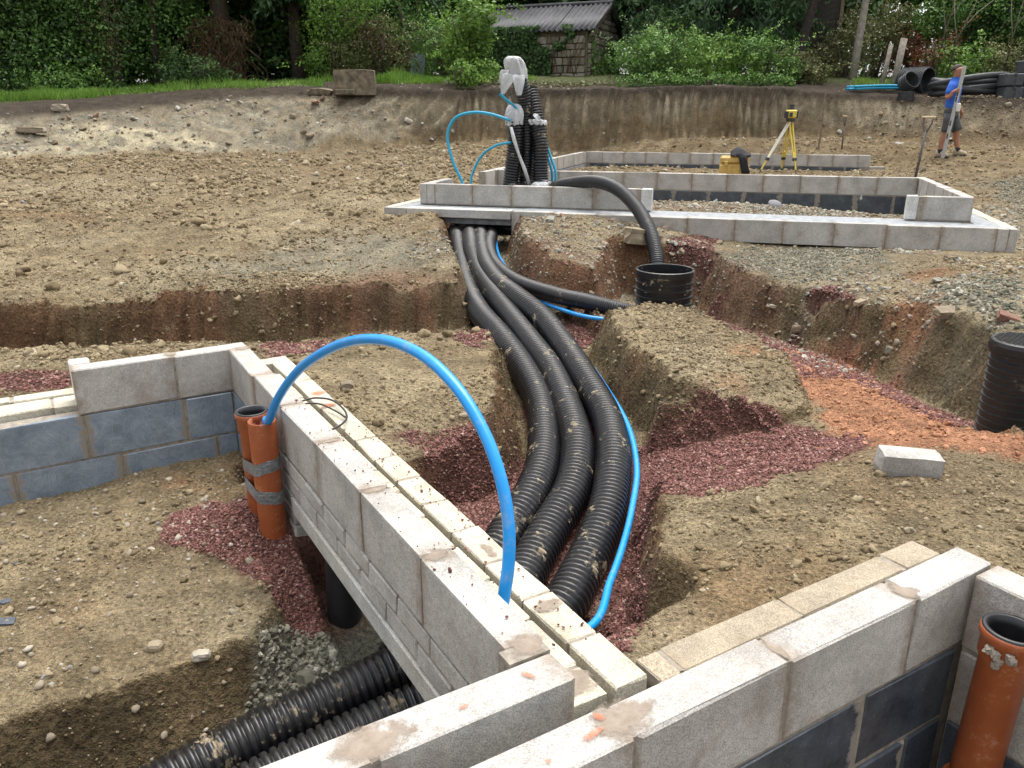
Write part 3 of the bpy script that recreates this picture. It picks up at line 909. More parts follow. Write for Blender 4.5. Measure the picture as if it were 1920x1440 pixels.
# ------------------------------------------------------------------ blockwork
_cache = {}
def unit_mesh(l, w, h, mat, var):
    key = (round(l, 3), round(w, 3), round(h, 3), mat, var)
    if key not in _cache:
        rs = random.Random(hash(key[:3]) % 9999 + var * 31)
        v, f = cbox((-l / 2, -w / 2, -h / 2), (l / 2, w / 2, h / 2), .0048, .0026, rs)
        _cache[key] = mesh_np('unit', v, f, mat)
    return _cache[key]
class Masonry:
    def __init__(s, root, zb):
        s.root, s.zb, s.rs = root, zb, random.Random(5)
    def unit(s, name, lo, hi, mat, wob=1.0):
        l = [hi[i] - lo[i] for i in range(3)]
        c = [(hi[i] + lo[i]) / 2 for i in range(3)]
        rot = 0
        if l[1] > l[0]:
            l[0], l[1] = l[1], l[0]
            rot = math.pi / 2
        if s.rs.random() < .5:
            rot += math.pi
        me = unit_mesh(l[0], l[1], l[2], mat, s.rs.randrange(3))
        j = lambda k: (s.rs.random() - .5) * k * wob
        o = link(name, me, s.root, (c[0] + j(.003), c[1] + j(.003), c[2] - s.zb + j(.003)), (j(.008), j(.008), rot + j(.012)))
        return o
    def row(s, name, axis, f0, f1, cuts, ztop, h, mat, joint=.010):
        """cuts: joint positions along the axis (x or y), fixed width f0..f1"""
        for a, b in zip(cuts[:-1], cuts[1:]):
            a, b = min(a, b), max(a, b)
            a, b = a + joint / 2, b - joint / 2
            if axis == 'x':
                s.unit(name, (a, f0, ztop - h), (b, f1, ztop), mat)
            else:
                s.unit(name, (f0, a, ztop - h), (f1, b, ztop), mat)
    def core(s, boxes, mat='mortar', name='mortar', inset=.006):
        mb = MB()
        for (x0, y0, z0), (x1, y1, z1) in boxes:
            mb.box((x0 + inset, y0 + inset, z0 - s.zb), (x1 - inset, y1 - inset, z1 - s.zb - inset * .6))
        return mb.build(name, mat, s.root)
def steps(a, b, d):
    out = [a]
    sg = 1 if b > a else -1
    while (b - out[-1]) * sg > d * 1.15:
        out.append(out[-1] + sg * d)
    out.append(b)
    return out

ox, oy = toW(0, 0)
near = thing('block_foundation', 'pale concrete block foundation walls in the foreground with black painted inner faces', 'foundation', (ox, oy, -1.05), YAW)
K = Masonry(near, -1.05)
BH, BC2 = .215, .225
# wall behind the soil mound (left), its painted courses and the outer leaf ledge
K.row('block', 'x', 0, .1, [-.70, -.255, .10], 0, BH, 'block')
K.unit('end_block', (-.70, .108, -.20), (-.612, .20, .004), 'white_block')
for i in (1, 2, 3):
    off = .12 if i % 2 else -.1
    K.row('painted_block', 'x', 0, .1, [.0, -.16 - off * .6] + steps(-.61 - off * .6, -2.41, .45), -BC2 * i, BH, 'bitumen')
K.row('brick', 'x', .28, .38, steps(.385, -2.2, .45), -.19, .215, 'brick')
K.row('brick', 'x', .11, .262, steps(.10, -2.2, .45), -.195, .2, 'brick')
# wall running away between room and pipe trench
K.row('block', 'y', 0, .1, [0, -.502, -.952, -1.402, -1.852, -2.302, -2.752], 0, BH, 'block')
K.row('painted_block', 'y', 0, .1, [0, -.38, -.80], -BC2, BH, 'bitumen')
K.row('painted_block', 'y', 0, .1, [0, -.16, -.60, -.80], -2 * BC2, BH, 'bitumen')
K.row('painted_block', 'y', 0, .1, [0, -.38, -.80], -3 * BC2, BH, 'bitumen')
K.row('brick', 'y', 0, .1, [-.80] + steps(-.99, -2.79, .225), -BC2, .065, 'block')
K.row('brick', 'y', 0, .1, [-.80] + steps(-.90, -2.79, .225), -BC2 - .075, .065, 'block')
K.row('brick', 'y', 0, .1, [-.80, -1.01], -BC2 - .15, .065, 'block')
for i in range(4):
    K.row('brick', 'y', 0, .1, [-.80, -1.01], -BC2 * 2 - .075 * i, .065, 'block')
K.unit('lintel', (-.008, -2.80, -.452), (.104, -1.02, -.372), 'lintel', .3)
K.row('brick', 'y', .28, .38, [.31, -.11, -.56] + [-1.0138 - .225 * k for k in range(8)] + [-2.80], -.19, .10, 'brick')
K.row('brick', 'y', .112, .264, [.09, -.35, -.80] + [-1.09 - .225 * k for k in range(8)] + [-2.79], -.197, .10, 'brick')
K.unit('lintel', (.276, -2.72, -.37), (.384, -.9, -.295), 'lintel', .3)
# party wall, two leaves with a cavity
K.row('block', 'x', -2.90, -2.80, [.087, -.36, -.81, -1.26, -1.71], 0, BH, 'block')
K.row('block', 'x', -2.90, -2.80, [.087, -.14, -.59, -1.04, -1.49], -BC2, BH, 'block')
K.row('block', 'x', -3.095, -2.997, [-.81, -.36, .087, .512, .962, 1.285], 0, BH, 'block')
for i in (1, 2, 3):
    off = .21 if i % 2 else 0
    K.row('painted_block', 'x', -3.095, -2.997, [1.182, 1.182 - .16 - off, 1.182 - .61 - off, 1.182 - 1.06 - off, 1.182 - 1.51 - off], -BC2 * i, BH, 'bitumen_shaded')
    K.row('painted_block' if i > 1 else 'block', 'y', 1.182, 1.282, [-3.10, -3.35 - off, -3.80 - off, -4.25 - off], -BC2 * i, BH, 'bitumen_shaded' if i > 1 else 'block')
K.row('block', 'y', 1.182, 1.282, [-3.098, -3.54, -3.99, -4.44], 0, BH, 'block')
K.row('brick', 'x', -2.82, -2.72, [.392, .472, .912, 1.372, 1.55], -.195, .10, 'brick_weathered')
K.row('brick', 'y', 1.45, 1.55, [-2.825, -3.27, -3.72], -.195, .10, 'brick_weathered')
mort = [((-.70, 0, -.22), (.1, .1, 0)), ((0, -2.76, -.22), (.1, 0, 0)), ((-.02, -2.80, -.22), (.095, -2.74, .004)), ((-2.4, 0, -1.0), (.1, .1, -.222)), ((0, -.8, -1.0), (.1, -.004, -.224)),
        ((0, -2.8, -.372), (.1, -.8, -.222)), ((0, -1.0, -1.0), (.1, -.79, -.226)), ((-1.7, -2.90, -.5), (.085, -2.80, 0)), ((-.8, -3.095, -1.0), (1.28, -2.997, 0)), ((1.182, -4.4, -1.0), (1.282, -3.10, 0)),
        ((.28, -2.79, -.29), (.38, .3, -.19)), ((.112, -2.78, -.29), (.264, .08, -.197)), ((.392, -2.82, -.3), (1.55, -2.72, -.195)), ((1.45, -3.7, -.3), (1.55, -2.83, -.195)), ((-2.2, .28, -.4), (.38, .38, -.19)), ((-2.2, .11, -.4), (.1, .262, -.195))]
K.core(mort)
K.core([((-.05, -3.0, -.6), (1.18, -2.83, -.235)), ((1.282, -4.3, -.6), (1.45, -2.83, -.235)), ((-2.2, .26, -.5), (.27, .285, -.26)), ((.262, -2.3, -.45), (.283, .27, -.25)), ((-.2, -2.99, -.5), (.3, -2.85, -.27))], 'cavity_fill', 'cavity_fill', 0)
def film_mat(name, c0, c1, cut=.5, fs=34):
    n = N(name)
    g = n.coord('Generated')
    sx = n.sep(g)
    d = n.math('SQRT', n.math('ADD', n.math('POWER', n.math('SUBTRACT', sx[0], .5), 2), n.math('POWER', n.math('SUBTRACT', sx[1], .5), 2)))
    f = n.noise(fs, 5, .65, n.pos())
    a = n.ramp(n.math('ADD', d, n.math('MULTIPLY', n.math('SUBTRACT', f, .5), .9)), [(.22, 1.), (.46, 0.)])
    col = n.ramp(f, [(.3, c0), (.7, c1)])
    return n.set(col, .95, n.bump(n.noise(120, 3, .6, n.pos()), .5, .004), Alpha=n.math('MULTIPLY', a, cut))
M['mortar_film'] = film_mat('mortar_film', (.24, .19, .145), (.36, .30, .24), .85)
M['crayon_film'] = film_mat('crayon_film', (.50, .15, .07), (.58, .22, .12), .62, 210)
# corner smears of mortar and crayon marks on the tops
def smear(poly, z, th, mat, name, parent, zb):
    mb = MB()
    k = len(poly)
    v = [(x, y, z - zb) for x, y in poly] + [(x * .92 + sum(p[0] for p in poly) / k * .08, y * .92 + sum(p[1] for p in poly) / k * .08, z + th - zb) for x, y in poly]
    mb.add(v, [(i, (i + 1) % k, k + (i + 1) % k, k + i) for i in range(k)] + [tuple(range(k, 2 * k))])
    return mb.build(name, mat, parent)
rs = random.Random(3)
def blob(cx, cy, a, b, k=11, ang=0):
    a, b = a * 1.35, b * 1.25
    out = []
    for i in range(k):
        t = 2 * math.pi * i / k
        r = 1 + (rs.random() - .5) * .5
        x, y = a * r * math.cos(t), b * r * math.sin(t)
        out.append((cx + x * math.cos(ang) - y * math.sin(ang), cy + x * math.sin(ang) + y * math.cos(ang)))
    return out
for cx, cy, a, b in [(.045, -2.76, .045, .04), (.045, -2.31, .03, .03), (.05, -1.86, .035, .02), (.05, -1.41, .035, .015), (-.34, -2.85, .07, .04), (.10, -3.045, .07, .04), (.06, -.02, .035, .035), (-.26, .05, .025, .035), (.97, -3.045, .03, .038), (.515, -3.045, .012, .04)]:
    smear(blob(cx, cy, a, b), .001, .0012, 'mortar_film', 'mortar_smear', near, -1.05)
for cx, cy, a, b, z in [(.325, -2.42, .035, .03, -.19), (.33, -2.08, .02, .04, -.19), (.19, -2.35, .04, .03, -.197), (.2, -2.72, .06, .05, -.197), (.19, -1.45, .05, .03, -.197), (.2, -2.0, .03, .05, -.197)]:
    smear(blob(cx, cy, a, b), z + .001, .0012, 'mortar_film', 'mortar_smear', near, -1.05)
M['crayon'] = plain('orange_crayon', (.62, .16, .06), .9, .3, 60)
for cx, cy, a, b, an in [(.0, -2.845, .022, .006, -1.0), (-.16, -2.86, .008, .005, 0), (.055, -3.02, .014, .008, 2.2), (.02, -3.05, .026, .007, .25), (-.09, -3.06, .008, .005, .5)]:
    smear(blob(cx, cy, a, b, 9, an), .0045, .001, 'crayon_film', 'crayon_mark', near, -1.05)
for cx, cy, a, b in [(.33, -.35, .04, .03), (.32, -.55, .035, .02)]:
    smear(blob(cx, cy, a, b, 9, .4), -.1865, .001, 'crayon_film', 'crayon_mark', near, -1.05)

# far building
far = thing('block_foundation', 'stepped grey block foundation of the far house with an L of rooms', 'foundation', (FO[0], FO[1], -.06), FT)
Q = Masonry(far, -.06)
Z0, Z1 = .158, .383
Q.row('block', 'x', 0, .1, [0, -.077, -.170] + [-.170 - .45 * k for k in range(1, 10)] + [-4.68], Z0, BH, 'block')
Q.unit('lintel', (-5.86, -.01, Z0 - .085), (-4.69, .14, Z0 + .004), 'lintel', .3)
Q.row('block', 'x', 0, .1, [-5.87, -6.14], Z0, .16, 'block')
Q.row('brick', 'x', .0, .1, [-4.68, -4.60], Z0 - .22, .10, 'block')
Q.row('brick', 'x', .02, .12, [-5.46, -5.58, -5.66, -5.76], Z0 - .16, .09, 'block')
Q.row('brick', 'x', .0, .1, [-5.40, -5.50, -5.60, -5.70], Z0 - .26, .09, 'block')
Q.row('block', 'y', -.1, 0, [.105] + steps(.30, 3.4, .225), Z0, BH, 'brick')
Q.row('block', 'y', -6.14, -6.04, steps(.105, 9.0, .45), Z0, BH, 'brick')
Q.row('block', 'x', .40, .50, [-5.88, -5.79, -5.698] + [-5.2486 + .45 * k for k in range(0, 4)] + [-3.40], Z1, BH, 'block')
Q.unit('end_block', (-3.39, .40, Z1 - BH), (-3.28, .51, Z1 + .002), 'white_block')
Q.row('block', 'y', -5.88, -5.78, [.505, .945, 1.20], Z1, BH, 'block')
Q.row('block', 'x', .41, .51, [-.30, -.73], Z1, BH, 'block')
Q.unit('end_block', (-.87, .41, Z1 - BH), (-.775, .52, Z1 + .003), 'white_block')
Q.row('block', 'y', -.385, -.285, [.515] + steps(.96, 3.15, .45), Z1, BH, 'block')
Q.row('block', 'x', 2.914, 3.014, [-.388] + [-.8437 - .45 * k for k in range(0, 11)] + [-5.79], Z1, BH, 'block')
Q.row('painted_block', 'x', 2.914, 3.014, [-.388] + [-.62 - .45 * k for k in range(0, 11)] + [-5.79], Z1 - BC2, BH, 'bitumen_shaded')
Q.row('painted_block', 'y', -.385, -.285, [.3] + steps(.75, 2.9, .45), Z1 - BC2, BH, 'bitumen_shaded')
Q.row('block', 'y', -5.89, -5.79, [2.42] + steps(2.87, 8.93, .45), Z1, BH, 'block')
Q.row('painted_block', 'y', -5.89, -5.79, [2.42] + steps(2.67, 8.93, .45), Z1 - BC2, BH, 'bitumen_shaded')
Q.row('block', 'x', 8.93, 9.03, [-.27, -.494] + [-.494 - .45 * k for k in range(1, 12)] + [-5.79], Z1, BH, 'block')
Q.row('painted_block', 'x', 8.93, 9.03, [-.45] + [-.70 - .45 * k for k in range(0, 11)] + [-5.79], Z1 - BC2, BH, 'bitumen_shaded')
Q.row('block', 'x', 9.25, 9.35, [-.43, .04], Z0, BH, 'block')
Q.core([((-4.68, 0, -.05), (0, .1, Z0)), ((-.1, .1, -.05), (0, 3.4, Z0)), ((-6.14, .1, -.05), (-6.04, 9, Z0)), ((-5.88, .4, Z0), (-3.3, .5, Z1)), ((-5.88, .5, Z0), (-5.78, 1.2, Z1)), ((-.86, .41, Z0), (-.3, .51, Z1)),
        ((-.385, .5, -.05), (-.285, 3.15, Z1)), ((-5.79, 2.914, -.05), (-.385, 3.014, Z1)), ((-5.89, 2.42, -.05), (-5.79, 8.93, Z1)), ((-5.79, 8.93, -.05), (-.27, 9.03, Z1))])
Q.core([((-4.6, .1, -.05), (-.1, .56, Z0 - .004)), ((-.40, .5, -.05), (-.1, 3.3, Z0 - .006)), ((-6.04, .1, .0), (-4.6, .5, Z0 - .008)), ((-6.04, .5, -.05), (-5.78, 9.0, Z0 - .01))], 'cavity_fill', 'cavity_fill', 0)

# ------------------------------------------------------------------ pipes and hoses
def WP(*pp):
    return [W(a, b, c) for a, b, c in pp]
def B3(bx, by, z):
    x, y = toW(bx, by)
    return np.array([x, y, z])
def F3(s, v, z):
    x, y = fromF(s, v)
    return np.array([x, y, z])
RD = .093
pipeA = [B3(-1.0, -1.62, -1.25), B3(-.5, -1.58, -1.22), B3(.0, -1.55, -1.08), B3(.42, -1.48, -.80)] + WP((922, 1045, -.74), (954, 995, -.71), (992, 937, -.67), (1017, 870, -.63), (1019, 799, -.59), (1008, 745, -.55), (975, 682, -.49), (938, 632, -.43), (899, 586, -.37), (878, 545, -.33), (866, 500, -.25), (858, 455, -.15), (862, 424, -.10)) + [F3(-5.1, .55, -.08), F3(-4.95, .80, .02), F3(-4.92, .85, .3), W(958, 345, y=9.35), W(966, 270, y=9.35), W(964, 222, y=9.35)]
pipeB = [B3(-1.5, -1.96, -.93), B3(-1.0, -1.83, -.92), B3(-.5, -1.72, -.90), B3(.05, -1.68, -.86), B3(.42, -1.70, -.80)] + WP((958, 1118, -.755), (992, 1062, -.735), (1029, 995, -.70), (1071, 920, -.65), (1083, 849, -.60), (1071, 787, -.56), (1037, 703, -.50), (1000, 650, -.45), (953, 590, -.38), (920, 547, -.31), (894, 505, -.24), (883, 463, -.14), (888, 430, -.09)) + [F3(-4.95, .58, -.07), F3(-4.80, .85, .02), F3(-4.75, .90, .3), W(986, 345, y=9.45), W(988, 260, y=9.45), W(983, 190, y=9.42), W(972, 140, y=9.36), W(962, 112, y=9.28)]
pipeC = [B3(-1.5, -2.20, -.93), B3(-1.0, -2.06, -.92), B3(-.5, -1.93, -.90), B3(.05, -1.90, -.86), B3(.45, -1.95, -.80)] + WP((1046, 1150, -.755), (1083, 1088, -.73), (1119, 1012, -.69), (1143, 937, -.64), (1150, 849, -.58), (1135, 778, -.54), (1092, 703, -.48), (1050, 640, -.42), (1014, 595, -.36), (966, 556, -.29), (931, 528, -.25), (908, 490, -.19), (902, 450, -.12), (908, 430, -.09)) + [F3(-4.82, .55, -.07), F3(-4.6, .80, .02), F3(-4.5, .85, .3), W(1014, 345, y=9.3), W(1013, 270, y=9.35), W(1004, 215, y=9.42), W(992, 165, y=9.5)]
tag(ribbed_tube('corrugated_pipe', pipeA, RD, 'duct'), 'black corrugated duct nearest the left mound, half buried at mid length', 'duct pipe', 'three ducts in the trench')
tag(ribbed_tube('corrugated_pipe', pipeB, RD, 'duct'), 'middle of the three mud-streaked black ducts, bagged at its raised end', 'duct pipe', 'three ducts in the trench')
tag(ribbed_tube('corrugated_pipe', pipeC, RD, 'duct'), 'black corrugated duct beside the long blue pipe in the trench', 'duct pipe', 'three ducts in the trench')
hose_ch = WP((920, 424, -.08), (922, 440, -.10), (917, 462, -.13), (928, 495, -.20), (968, 528, -.27), (1042, 553, -.30), (1100, 566, -.31), (1145, 577, -.34))
hose_ch = hose_ch + [hose_ch[-1] + np.array([.14, -.03, -.03]), hose_ch[-1] + np.array([.30, -.10, -.06])]
hose_ch = [F3(-4.72, .6, -.06), F3(-4.73, .3, -.07)] + hose_ch
tag(ribbed_tube('drain_hose', hose_ch, .068, 'duct_clean', pitch=.016, depth=.004, seg=20), 'smooth black hose curving from under the lintel to the open chamber', 'hose')
hose_up = [F3(-4.55, .9, .05), F3(-4.45, .85, .22), W(1040, 352, y=9.0), W(1075, 343, y=8.75), W(1120, 341, y=8.4), W(1160, 356, y=8.1), W(1195, 391, y=7.75), W(1217, 430, y=7.45), W(1229, 470, y=7.25), W(1232, 505, y=7.15), W(1232, 560, y=7.15)]
tag(ribbed_tube('drain_hose', hose_up, .066, 'duct_clean', pitch=.018, depth=.0035, seg=20), 'black hose arching over the far block wall down behind the chamber', 'hose')

# blue water pipes
archpx = [(506, 830, -.12), (497, 812, -.02)]
BW = .0165
tag(smooth_tube('water_pipe', [B3(-.075, -.95, -.55), B3(-.075, -.95, -.3), B3(-.06, -.95, -.06), W(503, 790, y=2.92), W(527, 737, y=2.80), W(570, 685, y=2.66), W(640, 645, y=2.48), W(715, 637, y=2.30), W(790, 665, y=2.14), W(855, 725, y=2.00), W(905, 805, y=1.90), W(937, 890, y=1.82), W(953, 975, y=1.77), W(954, 1050, y=1.74), W(944, 1125, y=1.72), B3(.105, -2.54, -.12), B3(.105, -2.56, -.4)], BW, 'blue'), 'bright blue pipe arching from the orange drain pipes over the block wall', 'water pipe')
tag(smooth_tube('water_pipe', WP((1066, 630, -.42), (1087, 657, -.44), (1143, 737, -.49), (1179, 803, -.53), (1194, 878, -.58), (1185, 953, -.62), (1169, 1020, -.63), (1144, 1091, -.63), (1106, 1176, -.60)) + [B3(.34, -2.15, -.55), B3(.2, -2.2, -.6)], .0155, 'blue'), 'long blue pipe lying along the right side of the ducts', 'water pipe')
tag(smooth_tube('water_pipe', [F3(-4.70, .3, -.1)] + WP((935, 432, -.12), (930, 452, -.15), (938, 485, -.25), (975, 535, -.36), (1010, 563, -.38), (1060, 583, -.39), (1100, 594, -.39), (1150, 601, -.40)), .017, 'blue'), 'short blue pipe below the smooth hose, ending in the clay mound', 'water pipe')
tag(smooth_tube('water_pipe', [F3(-5.45, .75, .05), W(868, 346, y=9.45), W(850, 305, y=9.5), W(839, 255, y=9.55), W(853, 222, y=9.55), W(885, 211, y=9.5), W(920, 214, y=9.4), W(958, 226, y=9.25)], .0165, 'blue_far'), 'tall turquoise pipe loop left of the standing ducts', 'water pipe')
tag(smooth_tube('water_pipe', [F3(-5.3, .78, .05), W(884, 346, y=9.4), W(888, 320, y=9.42), W(905, 290, y=9.4), W(930, 273, y=9.32), W(958, 267, y=9.24)], .0135, 'blue_far'), 'small turquoise pipe loop low beside the standing ducts', 'water pipe')
tag(smooth_tube('water_pipe', [W(937, 176, y=9.1), W(950, 188, y=9.15), W(965, 200, y=9.25), W(985, 225, y=9.55), W(1005, 260, y=9.6)], .015, 'blue_far'), 'cut end of a blue pipe poking out left of the bagged duct', 'water pipe')
tag(smooth_tube('water_pipe', [W(1026, 275, y=9.52), W(1033, 295, y=9.48), W(1041, 318, y=9.42), W(1042, 335, y=9.4), W(1038, 352, y=9.4), F3(-4.5, 1.0, .1)], .0145, 'blue_far'), 'outer turquoise pipe strand right of the standing ducts', 'water pipe')
tag(smooth_tube('water_pipe', [W(1022, 280, y=9.56), W(1030, 305, y=9.5), W(1035, 325, y=9.46), W(1034, 352, y=9.45), F3(-4.55, 1.0, .1)], .0145, 'blue_far'), 'inner turquoise pipe strand hugging the right standing duct', 'water pipe')
# ------------------------------------------------------------------ orange drain pipes
def drain_pipe(name, label, x, y, z0, z1, r, socket=False, lean=(0, 0), seal=False):
    t = thing(name, label, 'drain pipe', (x, y, z0))
    t.rotation_euler = (lean[0], lean[1], 0)
    L = z1 - z0
    mb = MB()
    prof = [(r, 0), (r, L)]
    if socket:
        prof = [(r, 0), (r, L - .085), (r + .007, L - .072), (r + .007, L - .028), (r + .013, L - .020), (r + .013, L - .004), (r + .010, L), (r + .003, L), (r + .001, L - .05), (r - .004, L - .08), (r - .004, L - .3)]
    else:
        prof = [(r, 0), (r, L - .003), (r - .001, L), (r - .004, L), (r - .0045, L - .3)]
    mb.lathe(prof, 36)
    mb.build('pipe_body', 'orange', t, smooth=True)
    if seal:
        MB().lathe([(r + .010, L - .006), (r + .0105, L + .003), (r + .006, L + .006), (r - .002, L + .003), (r - .004, L - .02), (r - .005, L - .12)], 36).build('rubber_seal', 'black_rubber', t, smooth=True)
    MB().lathe([(0, L - .22), (r - .004, L - .22)], 24).build('bore_shade_disc', 'black_rubber', t)  # black disc stands in for the shade down inside the pipe
    return t
fx, fy = toW(-.078, -.955)
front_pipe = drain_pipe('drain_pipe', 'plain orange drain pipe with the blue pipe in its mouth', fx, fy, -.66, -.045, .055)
bx_, by_ = fx - .068, fy + .088
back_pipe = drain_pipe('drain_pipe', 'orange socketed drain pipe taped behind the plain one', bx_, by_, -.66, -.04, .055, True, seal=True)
# tape round both
def tape_band(zc, h, tilt, label):
    a, b = np.array([fx, fy]), np.array([bx_, by_])
    d = (b - a) / np.linalg.norm(b - a)
    nrm = np.array([-d[1], d[0]])
    r = .0572
    pts = []
    for i in range(15):
        t = -math.pi / 2 + math.pi * i / 14
        pts.append(a + r * (-d * math.cos(t) + nrm * math.sin(t)))
    for i in range(15):
        t = math.pi / 2 - math.pi * i / 14
        pts.append(b + r * (d * math.cos(t) + nrm * math.sin(t)))
    # pulled in between the two pipes
    k = len(pts)
    v, f = [], []
    for j, zz in enumerate((-h / 2, -h / 4, 0, h / 4, h / 2)):
        for i, q in enumerate(pts):
            w = .0012 * math.sin(i * 1.9 + j * 2.3)
            c = (a + b) / 2
            v.append((q[0] + (q[0] - c[0]) * w * 8, q[1] + (q[1] - c[1]) * w * 8, zc + zz + tilt * (q[0] - fx) + .003 * math.sin(i * .9)))
    for j in range(4):
        for i in range(k):
            f.append((j * k + i, j * k + (i + 1) % k, (j + 1) * k + (i + 1) % k, (j + 1) * k + i))
    return tag(link('duct_tape', mesh_np('duct_tape', v, f, 'tape', True)), label, 'tape', 'tape round the orange pipes')
tape_band(-.235, .052, .25, 'upper band of silver tape round the two orange pipes')
tape_band(-.365, .056, -.15, 'lower band of silver tape round the two orange pipes')
rp = W(1906, 1165, -.05)
rb = toB(rp[0], rp[1])
rx, ry = toW(min(rb[0], 1.09), min(rb[1], -3.18))
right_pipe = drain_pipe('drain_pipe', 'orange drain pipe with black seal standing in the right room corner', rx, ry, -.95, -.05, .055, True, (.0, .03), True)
MB().lathe([(.056, .28), (.070, .285), (.073, .30), (.073, .42), (.070, .435), (.066, .44), (.062, .425), (.055, .42)], 36).build('collar', 'orange', right_pipe, smooth=True)
smb = MB()
for i in range(9):
    a = 3.3 + rs.random() * 1.1
    z = .815 + rs.random() * .06
    r_ = .066 if z > .85 else .062
    v, f = cbox((-.008, -.008, -.008), (.008, .008, .008), .003, .003, rs)
    smb.add([(p[0] + r_ * math.cos(a), p[1] + r_ * math.sin(a), p[2] + z) for p in v], f)
smb.build('mortar_splash', 'mortar', right_pipe)
# black sleeve under the lintel
slv = [B3(.10, -1.32, -.46), B3(.095, -1.32, -.60), B3(.085, -1.33, -.75), B3(.07, -1.34, -.95), B3(.06, -1.35, -1.1)]
tag(smooth_tube('pipe_sleeve', slv, .070, 'black_rubber', seg=20), 'black plastic sleeve standing under the lintel by the red gravel', 'sleeve')

# ------------------------------------------------------------------ inspection chambers
def ribbed_profile(r, z0, z1, pitch, d):
    pr = []
    z = z0
    while z < z1 - pitch * .5:
        pr += [(r - d, z), (r - d, z + pitch * .62), (r, z + pitch * .70), (r, z + pitch * .92)]
        z += pitch
    return pr + [(r - d, z), (r - d, z1)]
c1 = W(1247, 504, -.01)
ch = thing('inspection_chamber', 'open-topped black ribbed chamber at the end of the smooth hose', 'chamber', (c1[0], c1[1], -.52))
MB().lathe(ribbed_profile(.222, 0, .46, .053, .012) + [(.225, .462), (.225, .508), (.217, .512), (.207, .510), (.205, .45), (.203, .05)], 48).build('ribbed_body', 'duct', ch, smooth=False)
MB().lathe([(0, .06), (.203, .06)], 32).build('base', 'black_rubber', ch)
MB().lathe([(.203, .40), (.190, .405), (.190, .412), (.203, .416)], 40).build('inner_ring', 'duct_clean', ch)
c2 = W(1927, 634, .03)
ch2 = thing('inspection_chamber', 'lidded black ribbed chamber at the right edge beside the orange sand', 'chamber', (c2[0], c2[1], -.52))
MB().lathe(ribbed_profile(.158, 0, .46, .040, .010) + [(.150, .50)], 44).build('ribbed_body', 'duct_clean', ch2)
lid = MB().lathe([(.150, .478), (.166, .480), (.168, .515), (.163, .535), (.156, .540), (0, .540)], 44).build('lid', 'duct_clean', ch2)
tr = MB()
for i in range(-9, 10):
    for j in range(-9, 10):
        x, y = i * .016, j * .016
        if math.hypot(x, y) < .146:
            if (i + j) % 2:
                tr.box((x - .0058, y - .0022, .538), (x + .0058, y + .0022, .5435), .0)
            else:
                tr.box((x - .0022, y - .0058, .538), (x + .0022, y + .0058, .5435), .0)
tr.build('tread_pattern', 'duct_clean', lid)

# ------------------------------------------------------------------ loose pieces
def lump(seed, sx, sy, sz, box=.5, jag=.12):
    """faceted stone: a subdivided cube pulled towards an ellipsoid"""
    r = np.random.default_rng(seed)
    g = np.linspace(-1, 1, 4)
    v, f, ix = [], [], {}
    def vid(p):
        k = tuple(np.round(p, 4))
        if k not in ix:
            q = np.array(p)
            s_ = q / np.linalg.norm(q)
            q = q * box + s_ * (1 - box)
            q = q * (1 + (r.random(3) - .5) * 2 * jag)
            ix[k] = len(v); v.append((q[0] * sx, q[1] * sy, q[2] * sz))
        return ix[k]
    for ax in range(3):
        for sg in (-1, 1):
            for i in range(3):
                for j in range(3):
                    c = []
                    for a, b in ((i, j), (i + 1, j), (i + 1, j + 1), (i, j + 1)):
                        p = [0, 0, 0]; p[ax] = sg; p[(ax + 1) % 3] = g[a]; p[(ax + 2) % 3] = g[b]
                        c.append(vid(p))
                    f.append(tuple(c) if sg > 0 else tuple(c[::-1]))
    return v, f
def rock(name, label, cat, px, py, size, mat, seed, rz=0, tilt=(0, 0), box=.5, jag=.12, sink=.3, group=None):
    g = Wg(px, py)
    v, f = lump(seed, *[s_ / 2 for s_ in size], box, jag)
    o = link(name, mesh_np(name, v, f, mat), None, (g[0], g[1], H(g[0:1], g[1:2])[0] + size[2] * (.5 - sink)), (tilt[0], tilt[1], rz))
    return tag(o, label, cat, group)
rock('concrete_block_piece', 'pale weathered concrete block lying on the right mound', 'block', 1700, 885, (.255, .115, .105), 'block', 4, -.12, (.06, .05), .82, .03, .12)
M['slab_stone'] = plain('tan_slab_stone', (.30, .245, .165), .95, .35, 9, bump=.6, bscale=50)
rock('stone_slab', 'large tan stone slab half under the arching hose', 'stone', 1205, 450, (.34, .24, .15), 'slab_stone', 9, .2, (0, .1), .75, .12, .25)
rock('stone_slab', 'flat grey slab on the gravel heap at the right', 'stone', 1775, 590, (.16, .10, .05), 'pale_stone', 12, .1, (.25, 0), .8, .08, .2)
rock('brick_fragment', 'reddish broken brick lying near the right edge', 'brick', 1890, 598, (.12, .08, .05), 'crayon', 13, -.4, (.2, .3), .8, .1, .4)
M['crayon_brick'] = plain('red_brick', (.19, .10, .07), .95, .3, 30, bump=.5)
bpy.data.objects['brick_fragment'].data.materials[0] = M['crayon_brick']
rock('stone', 'grey rounded stone in the side of the right trench', 'stone', 1495, 620, (.09, .07, .07), 'rubble', 14, .3, (0, 0), .3, .1, .3)
rock('stone', 'dark angular stone in the hole below the rust patch', 'stone', 1668, 662, (.075, .06, .06), 'grey_gravel', 15, .9, (.3, 0), .6, .15, .2)
rock('stone', 'pale flat stone on the lip of the right trench', 'stone', 1450, 577, (.10, .06, .03), 'pale_stone', 16, .2, (0, .2), .7, .15, .2)
rock('stone', 'pale flat stone beside the rust-red gravel spot', 'stone', 1615, 568, (.13, .05, .03), 'slab_stone', 17, .5, (0, -.2), .8, .1, .2)
